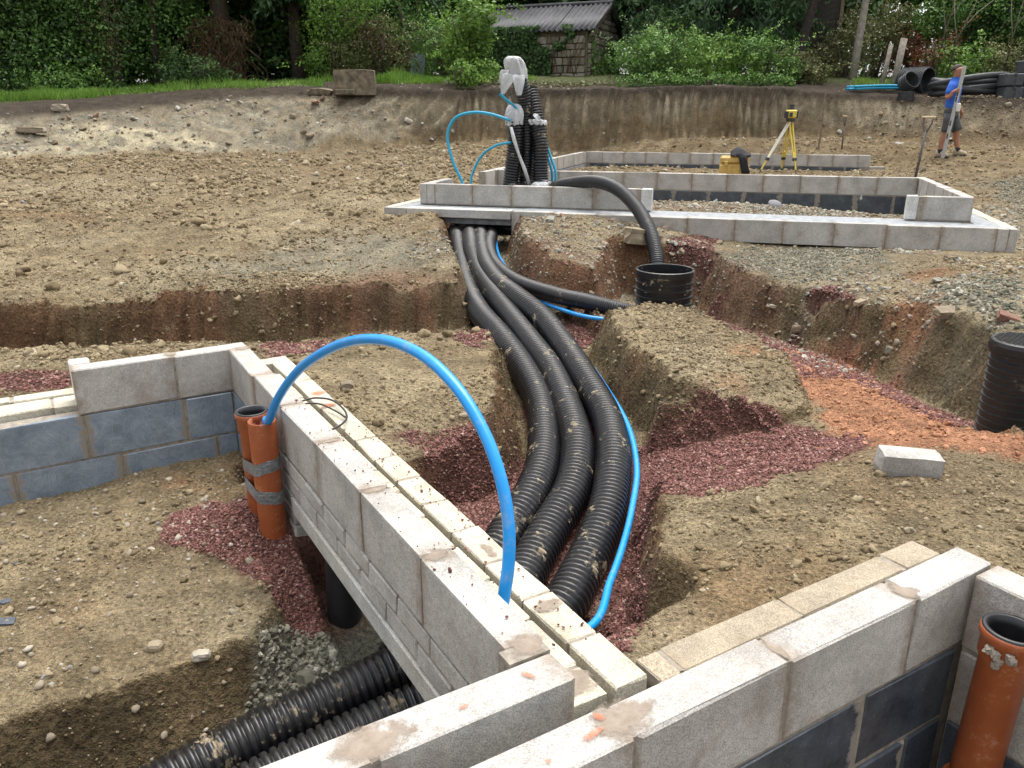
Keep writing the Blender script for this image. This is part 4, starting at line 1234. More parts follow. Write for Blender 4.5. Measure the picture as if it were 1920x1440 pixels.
rock('stone', 'round yellowish cobble on the soil of the near room', 'stone', 292, 1216, (.055, .045, .04), 'slab_stone', 18, 0, (0, 0), .2, .06, .3)
rock('stone', 'lumpy stone near the edge of the pit', 'stone', 378, 1232, (.065, .045, .035), 'pale_stone', 19, .3, (0, 0), .3, .12, .3)
rock('stone', 'chalky white stone behind the bricks on the left mound', 'stone', 650, 727, (.075, .06, .05), 'pale_stone', 20, .3, (0, 0), .4, .15, .3)
rock('stone', 'small chalky stone on the left mound by the gravel', 'stone', 869, 783, (.05, .04, .035), 'pale_stone', 21, .3, (0, 0), .4, .15, .3)
rock('stone', 'grey stone on the far room floor by the corner', 'stone', 1618, 392, (.17, .10, .07), 'lintel', 22, .1, (0, 0), .75, .1, .2)
rock('stone', 'big clod of earth on the crest of the mound', 'stone', 1062, 402, (.17, .12, .08), 'soil_clod', 23, .1, (0, 0), .3, .2, .3)
rock('stone', 'white stone on the left bank near the grass', 'stone', 113, 205, (.32, .2, .16), 'pale_stone', 24, .1, (0, 0), .5, .15, .35)
rock('stone', 'long pale stone on the far left bank', 'stone', 60, 246, (.55, .2, .12), 'pale_stone', 25, .05, (0, 0), .6, .15, .35)
rock('stone', 'dark flat stone near the old concrete block', 'stone', 602, 176, (.55, .35, .16), 'old_concrete', 26, .05, (0, 0), .5, .15, .3)
M['slate'] = plain('blue_slate', (.060, .070, .085), .7, .3, 30, bump=.3)
rock('slate_fragment', 'blue-grey slate fragment at the left edge of the soil', 'slate', 14, 1168, (.05, .035, .012), 'slate', 51, .3, (.2, .1), .8, .1, .1)
rock('slate_fragment', 'smaller slate chip just above the other at the left edge', 'slate', 10, 1130, (.04, .03, .01), 'slate', 52, 1.1, (.1, .2), .8, .1, .1)
rock('slate_fragment', 'dark slate chip lying alone on the left soil', 'slate', 32, 1058, (.022, .014, .008), 'slate', 53, .8, (.1, .3), .7, .15, .1)
# cable on the brick leaf
cb = []
for k, (px, py) in enumerate([(566, 752), (590, 746), (622, 750), (645, 768), (650, 784), (640, 796), (622, 806), (615, 815)]):
    cb.append(W(px, py, -.165 + .004 * (k % 2)))
cable = tag(smooth_tube('cable', cb, .0048, 'black_rubber', seg=8), 'black cable loop lying on the brick ledge behind the wall', 'cable')
smooth_tube('cable_strand', [W(px, py, -.170) for px, py in [(568, 757), (598, 757), (628, 770), (647, 782)]], .0042, 'black_rubber', cable, 8)

# ------------------------------------------------------------------ plastic film and straps on the standing ducts
def film(name, label, rings, mat, seed, tails):
    """crumpled bag: rings (centre, radius) plus hanging tails"""
    r = random.Random(seed)
    mb = MB()
    seg = 44
    v = []
    for j, (c, rad) in enumerate(rings):
        for i in range(seg):
            a = 2 * math.pi * i / seg
            k = rad * (1 + .10 * math.sin(7 * a + seed + .5 * j) + .07 * math.sin(13 * a + 2.1 * seed - .8 * j) + (r.random() - .5) * .10)
            v.append((c[0] + k * math.cos(a), c[1] + k * math.sin(a), c[2] + (r.random() - .5) * .03))
    f = [(j * seg + i, j * seg + (i + 1) % seg, (j + 1) * seg + (i + 1) % seg, (j + 1) * seg + i) for j in range(len(rings) - 1) for i in range(seg)]
    f.append(tuple(range((len(rings) - 1) * seg, len(rings) * seg)))
    mb.add(v, f)
    for pts, w0, w1 in tails:
        n_ = len(pts)
        vv = []
        for i, q in enumerate(pts):
            w = w0 + (w1 - w0) * i / (n_ - 1)
            for s_ in (-1, -.3, .4, 1):
                vv.append((q[0] + s_ * w, q[1] + .03 * math.sin(3 * s_ + i * 1.3), q[2] + (r.random() - .5) * .03))
        mb.add(vv, [(i * 4 + a, i * 4 + a + 1, (i + 1) * 4 + a + 1, (i + 1) * 4 + a) for i in range(n_ - 1) for a in range(3)])
    o = mb.build(name, mat, smooth=True)
    m = o.modifiers.new('thin', 'SOLIDIFY'); m.thickness = .004
    m = o.modifiers.new('soft', 'SUBSURF'); m.levels = m.render_levels = 1
    return tag(o, label, 'plastic bag')
yb = 9.3
film('plastic_bag', 'clear plastic bag tied over the tallest standing duct', [(W(972, 150, y=yb), .098), (W(969, 137, y=yb), .108), (W(966, 124, y=yb), .113), (W(963, 112, y=yb - .03), .105), (W(962, 105, y=yb - .05), .06)], 'film', 3,
     [([W(958, 138, y=yb - .14), W(952, 152, y=yb - .15), W(945, 165, y=yb - .13), W(943, 178, y=yb - .12)], .10, .02), ([W(972, 140, y=yb - .14), W(973, 155, y=yb - .16), W(973, 168, y=yb - .15), W(973, 180, y=yb - .15)], .08, .03), ([W(948, 128, y=yb - .1), W(942, 145, y=yb - .1), W(940, 158, y=yb - .1)], .06, .02)])
film('plastic_bag', 'clear plastic wrap over the short left standing duct', [(W(965, 236, y=9.35), .098), (W(965, 226, y=9.35), .102), (W(965, 215, y=9.35), .105), (W(965, 203, y=9.35), .09), (W(966, 194, y=9.35), .05)], 'film', 5,
     [([W(955, 206, y=9.22), W(950, 213, y=9.22), W(946, 218, y=9.22)], .03, .01)])
film('plastic_bag', 'crumpled plastic wrap round the right standing duct', [(W(1009, 234, y=9.38), .098), (W(1007, 228, y=9.38), .102), (W(1005, 222, y=9.4), .100)], 'film', 8,
     [([W(1003, 214, y=9.3), W(1009, 222, y=9.28), W(1014, 230, y=9.28)], .04, .02)])
film('plastic_bag', 'white plastic sheet at the foot of the right standing duct', [(W(1014, 352, y=9.2), .12), (W(1015, 346, y=9.2), .115), (W(1015, 341, y=9.2), .10)], 'film', 9, [])
st = MB()
sp = [W(958, 238, y=9.2), W(964, 262, y=9.2), W(973, 290, y=9.22), W(984, 318, y=9.25), (W(994, 350, y=9.25))]
v = []
for i, q in enumerate(sp):
    w = .016 + .006 * (i % 2)
    v += [(q[0] - w, q[1], q[2]), (q[0] + w, q[1] + .012 * (-1) ** i, q[2])]
st.add(v, [(2 * i, 2 * i + 1, 2 * i + 3, 2 * i + 2) for i in range(4)])
so = st.build('strap', 'strap', smooth=True)
so.modifiers.new('thin', 'SOLIDIFY').thickness = .004
tag(so, 'white strap hanging down the front of the standing ducts', 'strap')
# ------------------------------------------------------------------ loose stones and clods, scattered as instances
def scatter(name, label, cat, P, size, mat, kind='chip', seed=1, flat=.7):
    r = np.random.default_rng(seed)
    nP = len(P)
    me = bpy.data.meshes.new(name)
    me.vertices.add(nP)
    me.vertices.foreach_set('co', np.asarray(P, np.float32).ravel())
    sc = np.stack([size * r.uniform(.75, 1.3, nP), size * r.uniform(.7, 1.1, nP), size * r.uniform(flat * .7, flat * 1.2, nP)], 1)
    a = me.attributes.new('scl', 'FLOAT_VECTOR', 'POINT'); a.data.foreach_set('vector', sc.astype(np.float32).ravel())
    ro = np.stack([r.normal(0, .5, nP), r.normal(0, .5, nP), r.uniform(0, 6.28, nP)], 1)
    a = me.attributes.new('rot', 'FLOAT_VECTOR', 'POINT'); a.data.foreach_set('vector', ro.astype(np.float32).ravel())
    o = link(name, me)
    ng = bpy.data.node_groups.new(name + '_nodes', 'GeometryNodeTree')
    ng.interface.new_socket('Geometry', in_out='INPUT', socket_type='NodeSocketGeometry')
    ng.interface.new_socket('Geometry', in_out='OUTPUT', socket_type='NodeSocketGeometry')
    nn, ll = ng.nodes, ng.links
    gi, go = nn.new('NodeGroupInput'), nn.new('NodeGroupOutput')
    inst = nn.new('GeometryNodeGeometryToInstance')
    for k in range(5):
        ic = nn.new('GeometryNodeMeshIcoSphere')
        ic.inputs['Radius'].default_value = 1
        ic.inputs['Subdivisions'].default_value = 2 if kind == 'clod' else 1 if kind == 'tiny' else 2
        nz = nn.new('ShaderNodeTexNoise')
        nz.inputs['Scale'].default_value = {'chip': .9, 'clod': 1.3, 'tiny': .8, 'pebble': .7}[kind]
        nz.inputs['Detail'].default_value = 2
        ps = nn.new('GeometryNodeInputPosition')
        ad = nn.new('ShaderNodeVectorMath'); ad.operation = 'ADD'
        ad.inputs[1].default_value = (k * 7.3 + seed, k * 3.1, k * 5.7)
        ll.new(ps.outputs[0], ad.inputs[0]); ll.new(ad.outputs[0], nz.inputs['Vector'])
        sb = nn.new('ShaderNodeVectorMath'); sb.operation = 'SUBTRACT'; sb.inputs[1].default_value = (.5, .5, .5)
        ll.new(nz.outputs['Color'], sb.inputs[0])
        ml = nn.new('ShaderNodeVectorMath'); ml.operation = 'SCALE'
        ml.inputs['Scale'].default_value = {'chip': 1.9, 'clod': 2.1, 'tiny': 1.7, 'pebble': 1.2}[kind]
        ll.new(sb.outputs[0], ml.inputs[0])
        sp_ = nn.new('GeometryNodeSetPosition')
        ll.new(ic.outputs['Mesh'], sp_.inputs['Geometry']); ll.new(ml.outputs[0], sp_.inputs['Offset'])
        last = sp_.outputs[0]
        if kind in ('pebble', 'clod'):
            sm = nn.new('GeometryNodeSetShadeSmooth'); ll.new(last, sm.inputs[0]); last = sm.outputs[0]
        mt = nn.new('GeometryNodeSetMaterial'); mt.inputs['Material'].default_value = M[mat]
        ll.new(last, mt.inputs[0])
        ll.new(mt.outputs[0], inst.inputs[0])
    iop = nn.new('GeometryNodeInstanceOnPoints')
    iop.inputs['Pick Instance'].default_value = True
    ri = nn.new('FunctionNodeRandomValue'); ri.data_type = 'INT'
    for s_ in ri.inputs:
        if s_.type == 'INT' and s_.name == 'Min': s_.default_value = 0
        if s_.type == 'INT' and s_.name == 'Max': s_.default_value = 4
        if s_.name == 'Seed': s_.default_value = seed
    iout = [q for q in ri.outputs if q.type == 'INT'][0]
    na = nn.new('GeometryNodeInputNamedAttribute'); na.data_type = 'FLOAT_VECTOR'; na.inputs[0].default_value = 'scl'
    nb = nn.new('GeometryNodeInputNamedAttribute'); nb.data_type = 'FLOAT_VECTOR'; nb.inputs[0].default_value = 'rot'
    ll.new(gi.outputs[0], iop.inputs['Points']); ll.new(inst.outputs[0], iop.inputs['Instance'])
    ll.new(iout, iop.inputs['Instance Index'])
    ll.new(na.outputs[0], iop.inputs['Scale']); ll.new(nb.outputs[0], iop.inputs['Rotation'])
    ll.new(iop.outputs[0], go.inputs[0])
    md = o.modifiers.new('scatter', 'NODES'); md.node_group = ng
    return tag(o, label, cat, kind='stuff')

def blocked(x, y):
    bx, by = toB(x, y)
    s, v = toF(x, y)
    w = ((bx > -.02) & (bx < .40) & (by > -2.95) & (by < .35)) | ((by > -.02) & (by < .40) & (bx < .4) & (bx > -2.4)) | ((by < -2.70) & (by > -3.13) & (bx > -2) & (bx < 1.6)) | ((bx > 1.15) & (bx < 1.58) & (by < -2.7))
    w |= (s > -6.2) & (s < .05) & (v > -.05) & (v < .56)
    w |= (s > -.45) & (s < .05) & (v > 0) & (v < 3.4)
    w |= (s > -6.2) & (s < -5.7) & (v > 0) & (v < 9)
    w |= (s > -6) & (s < -.2) & (v > 2.87) & (v < 3.06)
    w |= (s > -6) & (s < .1) & (v > 8.88) & (v < 9.4)
    return w
def in_poly(key, dens, rg, edge=.07, maxn=60000):
    poly = np.array(PZ[key])
    lo, hi = poly.min(0) - edge, poly.max(0) + edge
    k = int(min(maxn, dens * (hi[0] - lo[0]) * (hi[1] - lo[1])))
    x, y = rg.uniform(lo[0], hi[0], k), rg.uniform(lo[1], hi[1], k)
    d = sdist(PZ[key], x, y) + edge * .9 * fbm(x, y, 5, 3, 113) + rg.exponential(edge * .25, k) - .01
    m = (d < 0) & ~blocked(x, y)
    x, y = x[m], y[m]
    return np.stack([x, y, H(x, y)], 1)
rg = np.random.default_rng(21)
pts, siz = [], []
for key, dens, s0 in (('pit', 30000, .0052), ('ml', 24000, .0053), ('rt', 22000, .0053), ('cross', 17000, .0056), ('trench', 16000, .0056), ('back', 8000, .007), ('back2', 8000, .007), ('left', 5000, .007), ('left2', 8000, .007), ('right', 9000, .0068), ('spot1', 8000, .007), ('spot2', 4000, .008)):
    p_ = in_poly(key, dens, rg, .07 if key not in ('cross', 'spot1') else .12)
    p_[:, 2] += s0 * .3
    pts.append(p_); siz.append(s0 * rg.lognormal(0, .28, len(p_)))
# a few stray chips on top of the walls and bricks
bx = rg.uniform(.11, .38, 260); by = -.7 - 2.0 * rg.beta(1.4, 1.6, 260)
x, y = toW(bx, by); pts.append(np.stack([x, y, np.full(260, -.186)], 1)); siz.append(.0030 * rg.lognormal(0, .45, 260))
bx = rg.uniform(.005, .095, 60); by = rg.uniform(-2.7, -.9, 60)
x, y = toW(bx, by); pts.append(np.stack([x, y, np.full(60, .004)], 1)); siz.append(.0025 * rg.lognormal(0, .4, 60))
scatter('red_gravel', 'dark red crushed gravel filling the trench floors', 'gravel', np.concatenate(pts), np.concatenate(siz), 'red_gravel', 'tiny', 3)

pts, siz = [], []
for key, dens, s0, e in (('pit_grey', 9000, .0088, .03), ('grey1', 1500, .0075, .45), ('grey2', 1300, .011, .4), ('grey3', 500, .011, .4), ('grey4', 700, .010, .2)):
    p_ = in_poly(key, dens, rg, e)
    p_[:, 2] += s0 * .25
    pts.append(p_); siz.append(s0 * rg.lognormal(0, .35, len(p_)))
scatter('grey_gravel', 'grey-green crushed stone around the ducts and far house', 'gravel', np.concatenate(pts), np.concatenate(siz), 'grey_gravel', 'chip', 5)

def redzone(x, y):
    m = np.zeros(np.shape(x), bool)
    for k_ in RED:
        m |= sdist(PZ[k_], x, y) < 0
    return m
def region(n_, fx0, fx1, fy0, fy1, cond, power=1.0):
    y = fy0 + (fy1 - fy0) * rg.random(n_) ** power
    x = rg.uniform(-1, 1, n_)
    x = (fx0 + fx1) / 2 + x * (fx1 - fx0) / 2
    m = cond(x, y) & ~blocked(x, y)
    x, y = x[m], y[m]
    return np.stack([x, y, H(x, y)], 1)
pS = in_poly('sand', 3000, rg, .05)
sS = .0030 * rg.lognormal(0, .75, len(pS))
M['sand_lump'] = stone_mat('sand_lump', [(0, (.31, .145, .078)), (.5, (.39, .19, .105)), (1, (.45, .23, .13))], .95, 90)
scatter('sand_lumps', 'loose lumps of orange sand in the right trench', 'sand', pS, np.clip(sS, .002, .022), 'sand_lump', 'clod', 15, .7)
# turned earth of the field: clods, larger far away
p1 = region(125000, -13, .2, 4.6, 17.5, lambda x, y: (np.abs(x) < .85 * y + .5) & (sdist(T_PIPE, x, y) > .05) & (sdist(T_LEFT, x, y) > .02) & (sdist(EXC, x, y) < -.05), 1.4)
m1 = rg.random(len(p1)) < .18 + .82 * sstep(-.25, .35, fbm(p1[:, 0], p1[:, 1], .55, 4, 151))
p1 = p1[m1]
s1 = (.0026 + .00078 * p1[:, 1]) * rg.lognormal(-.2, .7, len(p1)) * (.75 + .5 * sstep(-.2, .4, fbm(p1[:, 0], p1[:, 1], .9, 3, 152)))
p2 = region(16000, -2, 11, 7.5, 18.2, lambda x, y: (np.abs(x) < .68 * y + .5), 1.1)
s2 = (.003 + .0008 * p2[:, 1]) * rg.lognormal(-.15, .5, len(p2))
p3 = region(150000, -3, 4.5, .9, 6.5, lambda x, y: (np.abs(x) < .68 * y + .5) & (sdist(PZ['sand'], x, y) > 0) & (rg.random(len(x)) < .12 + .88 * sstep(-.2, .35, fbm(x, y, 1.1, 4, 37))) & (~redzone(x, y) | (rg.random(len(x)) < .06)))
s3 = .0031 * rg.lognormal(0, .62, len(p3)) * (1 + .6 * sstep(3, 6, p3[:, 1]))
P_ = np.concatenate([p1, p2, p3]); S_ = np.clip(np.concatenate([s1, s2, np.clip(s3, 0, .022)]), .002, .055)
P_[:, 2] += S_ * .15
scatter('soil_clods', 'crumbly brown clods of turned earth over the site', 'soil', P_, S_, 'soil_clod', 'clod', 7, .75)
# pale pebbles
def inroom(x, y):
    bx, by = toB(x, y)
    return (bx < -.03) & (by < -.03) & (by > -2.8) & (sdist(PIT, x, y) > -.12)
q1 = region(5500, -3, 0, 1, 4, inroom); k1 = .0036 * rg.lognormal(0, .66, len(q1))
q2 = region(1800, -1.5, 4.2, 1.6, 6.2, lambda x, y: (np.abs(x) < .68 * y + .5) & (sdist(PZ['sand'], x, y) > 0) & (fbm(x, y, 1.4, 3, 9) > -.25) & ~redzone(x, y)); k2 = .0032 * rg.lognormal(0, .55, len(q2))
q3 = region(4500, -13, 11, 9, 20, lambda x, y: (np.abs(x) < .68 * y + .5) & (fbm(x, y, .5, 3, 19) + .25 * (sdist(EXC, x, y) > 0) > .0) & (sdist(EXC, x, y) < 2.4)); k3 = .010 * rg.lognormal(0, .75, len(q3))
P_ = np.concatenate([q1, q2, q3]); S_ = np.clip(np.concatenate([np.clip(k1, 0, .016), np.clip(k2, 0, .014), k3]), .0015, .07)
P_[:, 2] += S_ * .2
scatter('pebbles', 'pale pebbles lying in the soil of the mounds', 'pebbles', P_, S_, 'pale_stone', 'pebble', 9, .7)
# broken stone on the left bank and along the cut faces
def bankc(x, y):
    d = sdist(EXC, x, y)
    return (np.abs(x) < .70 * y + .5) & (d > -.4) & (d < 3.4) & (np.clip(f_up(x, y), .9, 3.0) - H(x, y) > .16) & (fbm(x, y, .8, 3, 49) > -.25) & ((x < -1.5) | ((d < .1) & (rg.random(len(x)) < .5)) | ((x > 7) & (rg.random(len(x)) < .25)))
b1 = region(17000, -14, 11, 12, 21, bankc); kb = .012 * rg.lognormal(0, .7, len(b1))
b1[:, 2] += kb * .2
scatter('bank_stones', 'broken grey and tan stone strewn over the banks', 'stones', b1, np.clip(kb, .004, .10), 'rubble', 'chip', 13, .6)
# rubble on the spoil heaps
def heap(x, y):
    s, v = toF(x, y)
    return ((s > -5.2) & (s < -3) & (v < -.05) & (v > -1.8)) | ((s > -3.2) & (s < 1.5) & (v < -.05) & (v > -2.3) & (fbm(x, y, 1.2, 3, 29) > -.1)) | ((s > .1) & (s < 4) & (v > -1) & (v < 4)) | ((s > -5.7) & (s < -.4) & (v > .6) & (v < 2.8))
q1 = region(60000, -1, 8, 5, 11, heap); k1 = .0058 * rg.lognormal(0, .6, len(q1))
q1[:, 2] += k1 * .2
scatter('rubble', 'mixed grey and tan rubble on the heaps before the far house', 'rubble', q1, np.clip(k1, .003, .07), 'rubble', 'chip', 11, .65)

# ------------------------------------------------------------------ site kit in the far room
def gz(x, y):
    return float(H(np.array([x]), np.array([y]))[0])
tp = W(1464, 312, y=15.2)
tz = gz(tp[0], tp[1])
tri = thing('survey_tripod', 'yellow and white survey tripod standing in the far room', 'tripod', (tp[0], tp[1], tz))
top = Vector((.09, 0, .93))
for k, (fx_, fy_, dy) in enumerate([(-.42, -.10, .0), (.20, -.28, 0), (.11, .30, 0)]):
    foot = Vector((fx_, fy_, 0))
    d = (foot - top)
    a, b = top, top + d * .74
    mb = MB()
    side = d.cross(Vector((0, 0, 1))).normalized()
    for s_ in (-1, 1):
        mb.bar(a + side * .022 * s_ * 1.6, b + side * .022 * s_, .026, .020, .003)
    leg = mb.build('leg', 'white_paint' if k == 0 else 'yellow', tri)
    MB().bar(top + d * .60, top + d * .94, .026, .020, .003).build('lower_leg', 'yellow', leg)
    MB().bar(top + d * .71, top + d * .76, .075, .045, .004).build('clamp', 'dark_metal', leg)
    MB().tube([top + d * .93, top + d * 1.0], [.014, .004], 8).build('foot_spike', 'dark_metal', leg)
MB().lathe([(0, .90), (.075, .90), (.085, .915), (.085, .945), (.06, .955), (0, .955)], 20, (.09, 0, 0)).build('head_plate', 'dark_metal', tri)
ls = thing('laser_level', 'yellow and black rotating laser level on the tripod head', 'laser level', (tp[0] + .09, tp[1], tz + .957))
mb = MB(); mb.box((-.085, -.085, 0), (.085, .085, .145), .02); mb.build('body', 'yellow', ls)
mb = MB()
for s_ in (-1, 1):
    mb.box((s_ * .088 - .012, -.09, .0), (s_ * .088 + .012, .09, .12), .006)
mb.box((-.06, -.092, .02), (.0, -.086, .1), .002)
mb.build('bumper', 'dark_metal', ls)
MB().lathe([(.055, .145), (.055, .17), (.045, .175), (.04, .215), (.05, .22), (.05, .235), (0, .238)], 20).build('rotor_head', 'dark_metal', ls)
cp = W(1376, 318, y=14.3)
cz_ = gz(cp[0], cp[1])
case = thing('tool_case', 'yellow plastic instrument case in the far room under a dark jacket', 'case', (cp[0], cp[1], cz_ - .01), -.25)
mb = MB(); mb.box((-.25, -.17, 0), (.25, .17, .20), .025); mb.box((-.245, -.165, .205), (.245, .165, .33), .03)
mb.build('shell', 'case_yellow', case)
mb = MB()
for x in (-.16, -.08, 0, .08, .16):
    mb.box((x - .018, -.178, .02), (x + .018, -.165, .19), .004)
mb.build('moulded_rib', 'case_yellow', case)
for x in (-.14, .14):
    MB().box((x - .03, -.185, .165), (x + .03, -.168, .25), .006).build('latch', 'case_yellow', case)
jk = MB()
g = 9
v, f = [], []
r_ = random.Random(4)
for i in range(g):
    for j in range(g):
        x, y = -.08 + .34 * i / (g - 1), -.20 + .34 * j / (g - 1)
        hgt = .345 + .11 * max(0, 1 - ((x - .05) / .17) ** 2 - ((y) / .18) ** 2) + (r_.random()) * .03
        if y < -.165 and x > .04:
            hgt = .34
        v.append((x, y, hgt))
for i in range(g - 1):
    for j in range(g - 1):
        f.append((i * g + j, (i + 1) * g + j, (i + 1) * g + j + 1, i * g + j + 1))
jk.add(v, f)
v = []
for k in range(5):
    z = .35 - .075 * k
    for s_ in range(4):
        v.append((.05 + s_ * .045 + .02 * k, -.197 - .012 * math.sin(k + s_ * 2) - .004 * k, z))
jk.add(v, [(k * 4 + s_, k * 4 + s_ + 1, (k + 1) * 4 + s_ + 1, (k + 1) * 4 + s_) for k in range(4) for s_ in range(3)])
jo = jk.build('jacket', 'fabric_black', None, (cp[0], cp[1], cz_ - .01), (0, 0, -.25), True)
jo.modifiers.new('thick', 'SOLIDIFY').thickness = .018
tag(jo, 'dark jacket bundled on top of the yellow case', 'jacket')

def shovel(label, ptop, pbot, scale=1.0):
    """ptop: middle of the grip, pbot: where the blade enters the soil"""
    a, b = Vector(pbot), Vector(ptop)
    t = thing('shovel', label, 'shovel', a)
    d = (b - a)
    L = d.length
    q = d.to_track_quat('Z', 'Y')
    t.rotation_mode = 'QUATERNION'; t.rotation_quaternion = q
    sh = MB().tube([(0, 0, -.05), (0, 0, L - .17)], .017, 10)
    sh.build('shaft', 'steel', t, smooth=True)
    y_ = MB()
    for s_ in (-1, 1):
        y_.tube([(0, 0, L - .19), (s_ * .02, 0, L - .16), (s_ * .055, 0, L - .08), (s_ * .062, 0, L)], [.013, .012, .010, .010], 8)
    y_.build('yoke', 'steel', t, smooth=True)
    MB().tube([(-.085, 0, L), (.085, 0, L)], .016, 10).build('grip', 'wood_grip', t, smooth=True)
    bl = MB()
    bl.add([(-.08, .0, -.03), (.08, 0, -.03), (.085, .02, -.2), (0, .03, -.30), (-.085, .02, -.2), (0, -.02, -.05), (0, -.005, -.2)], [(0, 5, 6, 4), (5, 1, 2, 6), (4, 6, 3), (6, 2, 3)])
    bo = bl.build('blade', 'steel', t)
    bo.modifiers.new('thick', 'SOLIDIFY').thickness = .004
    return t
b_ = W(1716, 334, y=10.55)
shovel('long-handled shovel standing behind the near corner of the far room', W(1742, 220, y=10.6), (b_[0], b_[1], b_[2]))
b_ = W(1577, 292, y=17.0)
shovel('shovel standing upright behind the rear block wall', W(1585, 218, y=17.0), (b_[0], b_[1], b_[2]))
stk = MB().bar(W(1533, 292, y=17.1), W(1549, 168, y=17.1), .045, .025, .003)
tag(stk.build('timber_stake', 'old_wood'), 'thin brown timber stake leaning against the cut bank', 'stake')

# ------------------------------------------------------------------ the worker
def person():
    foot = Wg(1776, 294)
    t = thing('person', 'worker in blue polo shirt and grey shorts holding a long measuring staff', 'person', (foot[0], foot[1], foot[2]))
    fwd = Vector((.80, -.60, 0)).normalized()
    sca = float(166 / 1486.1 * (CP * foot[1] - SP * (foot[2] - CZ)) / 1.80)
    st_a, st_b = Vector(W(1767, 297, y=foot[1] - .36)), Vector(W(1809, 124, y=foot[1] - .30))
    hold = st_a + (st_b - st_a) * .745
    hp = Matrix.Rotation(.085, 3, 'Y') @ ((hold - Vector(foot)) / sca)
    lft = Vector((-fwd.y, fwd.x, 0))
    up = Vector((0, 0, 1))
    def L(f, l, u):
        return fwd * f + lft * l + up * u
    # continuous body grown with the skin modifier
    J = {}
    E = []
    V, RAD = [], []
    def j(name, p, r, parent=None):
        J[name] = len(V); V.append(p); RAD.append(r)
        if parent:
            E.append((J[parent], J[name]))
    j('pelvis', L(0, 0, .92), (.10, .085))
    j('waist', L(.01, 0, 1.08), (.10, .085), 'pelvis')
    j('chest', L(.02, 0, 1.30), (.12, .095), 'waist')
    j('neckb', L(.02, 0, 1.45), (.075, .07), 'chest')
    j('neck', L(.035, 0, 1.51), (.062, .062), 'neckb')
    j('jaw', L(.065, 0, 1.56), (.080, .092), 'neck')
    j('head', L(.06, 0, 1.635), (.098, .115), 'jaw')
    j('crown', L(.05, 0, 1.705), (.080, .098), 'head')
    hf, hl, hu = hp.dot(fwd) - .045, hp.dot(lft) - .02, hp.z
    # right arm (towards the camera) bent to hold the staff
    j('rsh', L(.01, -.17, 1.40), (.062, .062), 'chest')
    j('rel', L(-.06, -.27, 1.14), (.047, .047), 'rsh')
    j('rfo', L(-.06 * .5 + hf * .5, -.135 + hl * .5, 1.14 * .5 + hu * .5 - .02), (.042, .042), 'rel')
    j('rwr', L(hf - .06, hl, hu - .025), (.030, .030), 'rfo')
    j('rpa', L(hf, hl, hu), (.042, .026), 'rwr')
    for k, (da, db, dc) in enumerate([(.055, .026, .03), (.062, .028, .010), (.06, .026, -.010), (.05, .022, -.03)]):
        j('rf%da' % k, L(hf + da * .55, hl - .035, hu + dc), (.0105, .0105), 'rpa')
        j('rf%db' % k, L(hf + da, hl + .005, hu + dc * 1.1), (.0095, .0095), 'rf%da' % k)
    j('rth', L(hf + .015, hl + .03, hu + .03), (.012, .012), 'rpa')
    j('rth2', L(hf + .05, hl + .04, hu + .04), (.010, .010), 'rth')
    # left arm hanging
    j('lsh', L(.02, .17, 1.40), (.062, .062), 'chest')
    j('lel', L(.02, .25, 1.12), (.046, .046), 'lsh')
    j('lwr', L(.12, .25, .91), (.030, .030), 'lel')
    j('lpa', L(.15, .245, .83), (.040, .024), 'lwr')
    for k, (da, dl) in enumerate([(.028, .02), (.012, .022), (-.005, .02), (-.02, .015)]):
        j('lf%da' % k, L(.15 + da, .245, .775), (.0105, .0105), 'lpa')
        j('lf%db' % k, L(.155 + da * .8, .235, .735 + abs(da)), (.009, .009), 'lf%da' % k)
    j('lth', L(.185, .225, .81), (.012, .012), 'lpa')
    # legs, one stepping forward
    for s_, nm, ff in ((-1, 'r', -.12), (1, 'l', .16)):
        j(nm + 'hip', L(0, .09 * s_, .88), (.105, .10), 'pelvis')
        j(nm + 'kn', L(ff * .55 + .03, .10 * s_, .50), (.066, .066), nm + 'hip')
        j(nm + 'ca', L(ff * .8 - .01, .105 * s_, .34), (.062, .062), nm + 'kn')
        j(nm + 'an', L(ff, .11 * s_, .10), (.043, .043), nm + 'ca')
    me = bpy.data.meshes.new('body')
    me.from_pydata([tuple(p) for p in V], E, [])
    o = link('body', me, t)
    o.modifiers.new('skin', 'SKIN')
    for i, d in enumerate(me.skin_vertices[0].data):
        d.radius = RAD[i]
        d.use_root = i == 0
    sb = o.modifiers.new('sub', 'SUBSURF'); sb.levels = sb.render_levels = 2
    bpy.context.view_layer.update()
    dg = bpy.context.evaluated_depsgraph_get()
    me2 = bpy.data.meshes.new_from_object(o.evaluated_get(dg))
    o.modifiers.clear(); o.data = me2
    me2.materials.clear(); me2.materials.append(M['skin'])
    me2.polygons.foreach_set('use_smooth', np.ones(len(me2.polygons), bool))
    # polo shirt with sleeves and collar
    mb = MB()
    rings = []
    for f_, u_, a, b in [(0, .90, .165, .125), (.005, 1.0, .160, .122), (.012, 1.1, .158, .120), (.02, 1.2, .168, .126), (.025, 1.3, .182, .130), (.022, 1.38, .185, .118), (.02, 1.43, .150, .095), (.022, 1.475, .085, .078), (.025, 1.49, .078, .074)]:
        rings.append((L(f_, 0, u_), a, b, lft, fwd))
    mb.loft(rings, 20)
    for s_, el in ((-1, L(-.04, -.245, 1.20)), (1, L(.02, .235, 1.18))):
        a = L(.015, .13 * s_, 1.405); b = el
        d = (b - a).normalized(); u = d.cross(up).normalized(); w = u.cross(d)
        mb.loft([(a, .070, .075, u, w), (a + (b - a) * .35, .076, .078, u, w), (a + (b - a) * .75, .070, .072, u, w), (b, .068, .070, u, w)], 14)
    sh = mb.build('polo_shirt', 'shirt', t, smooth=True)
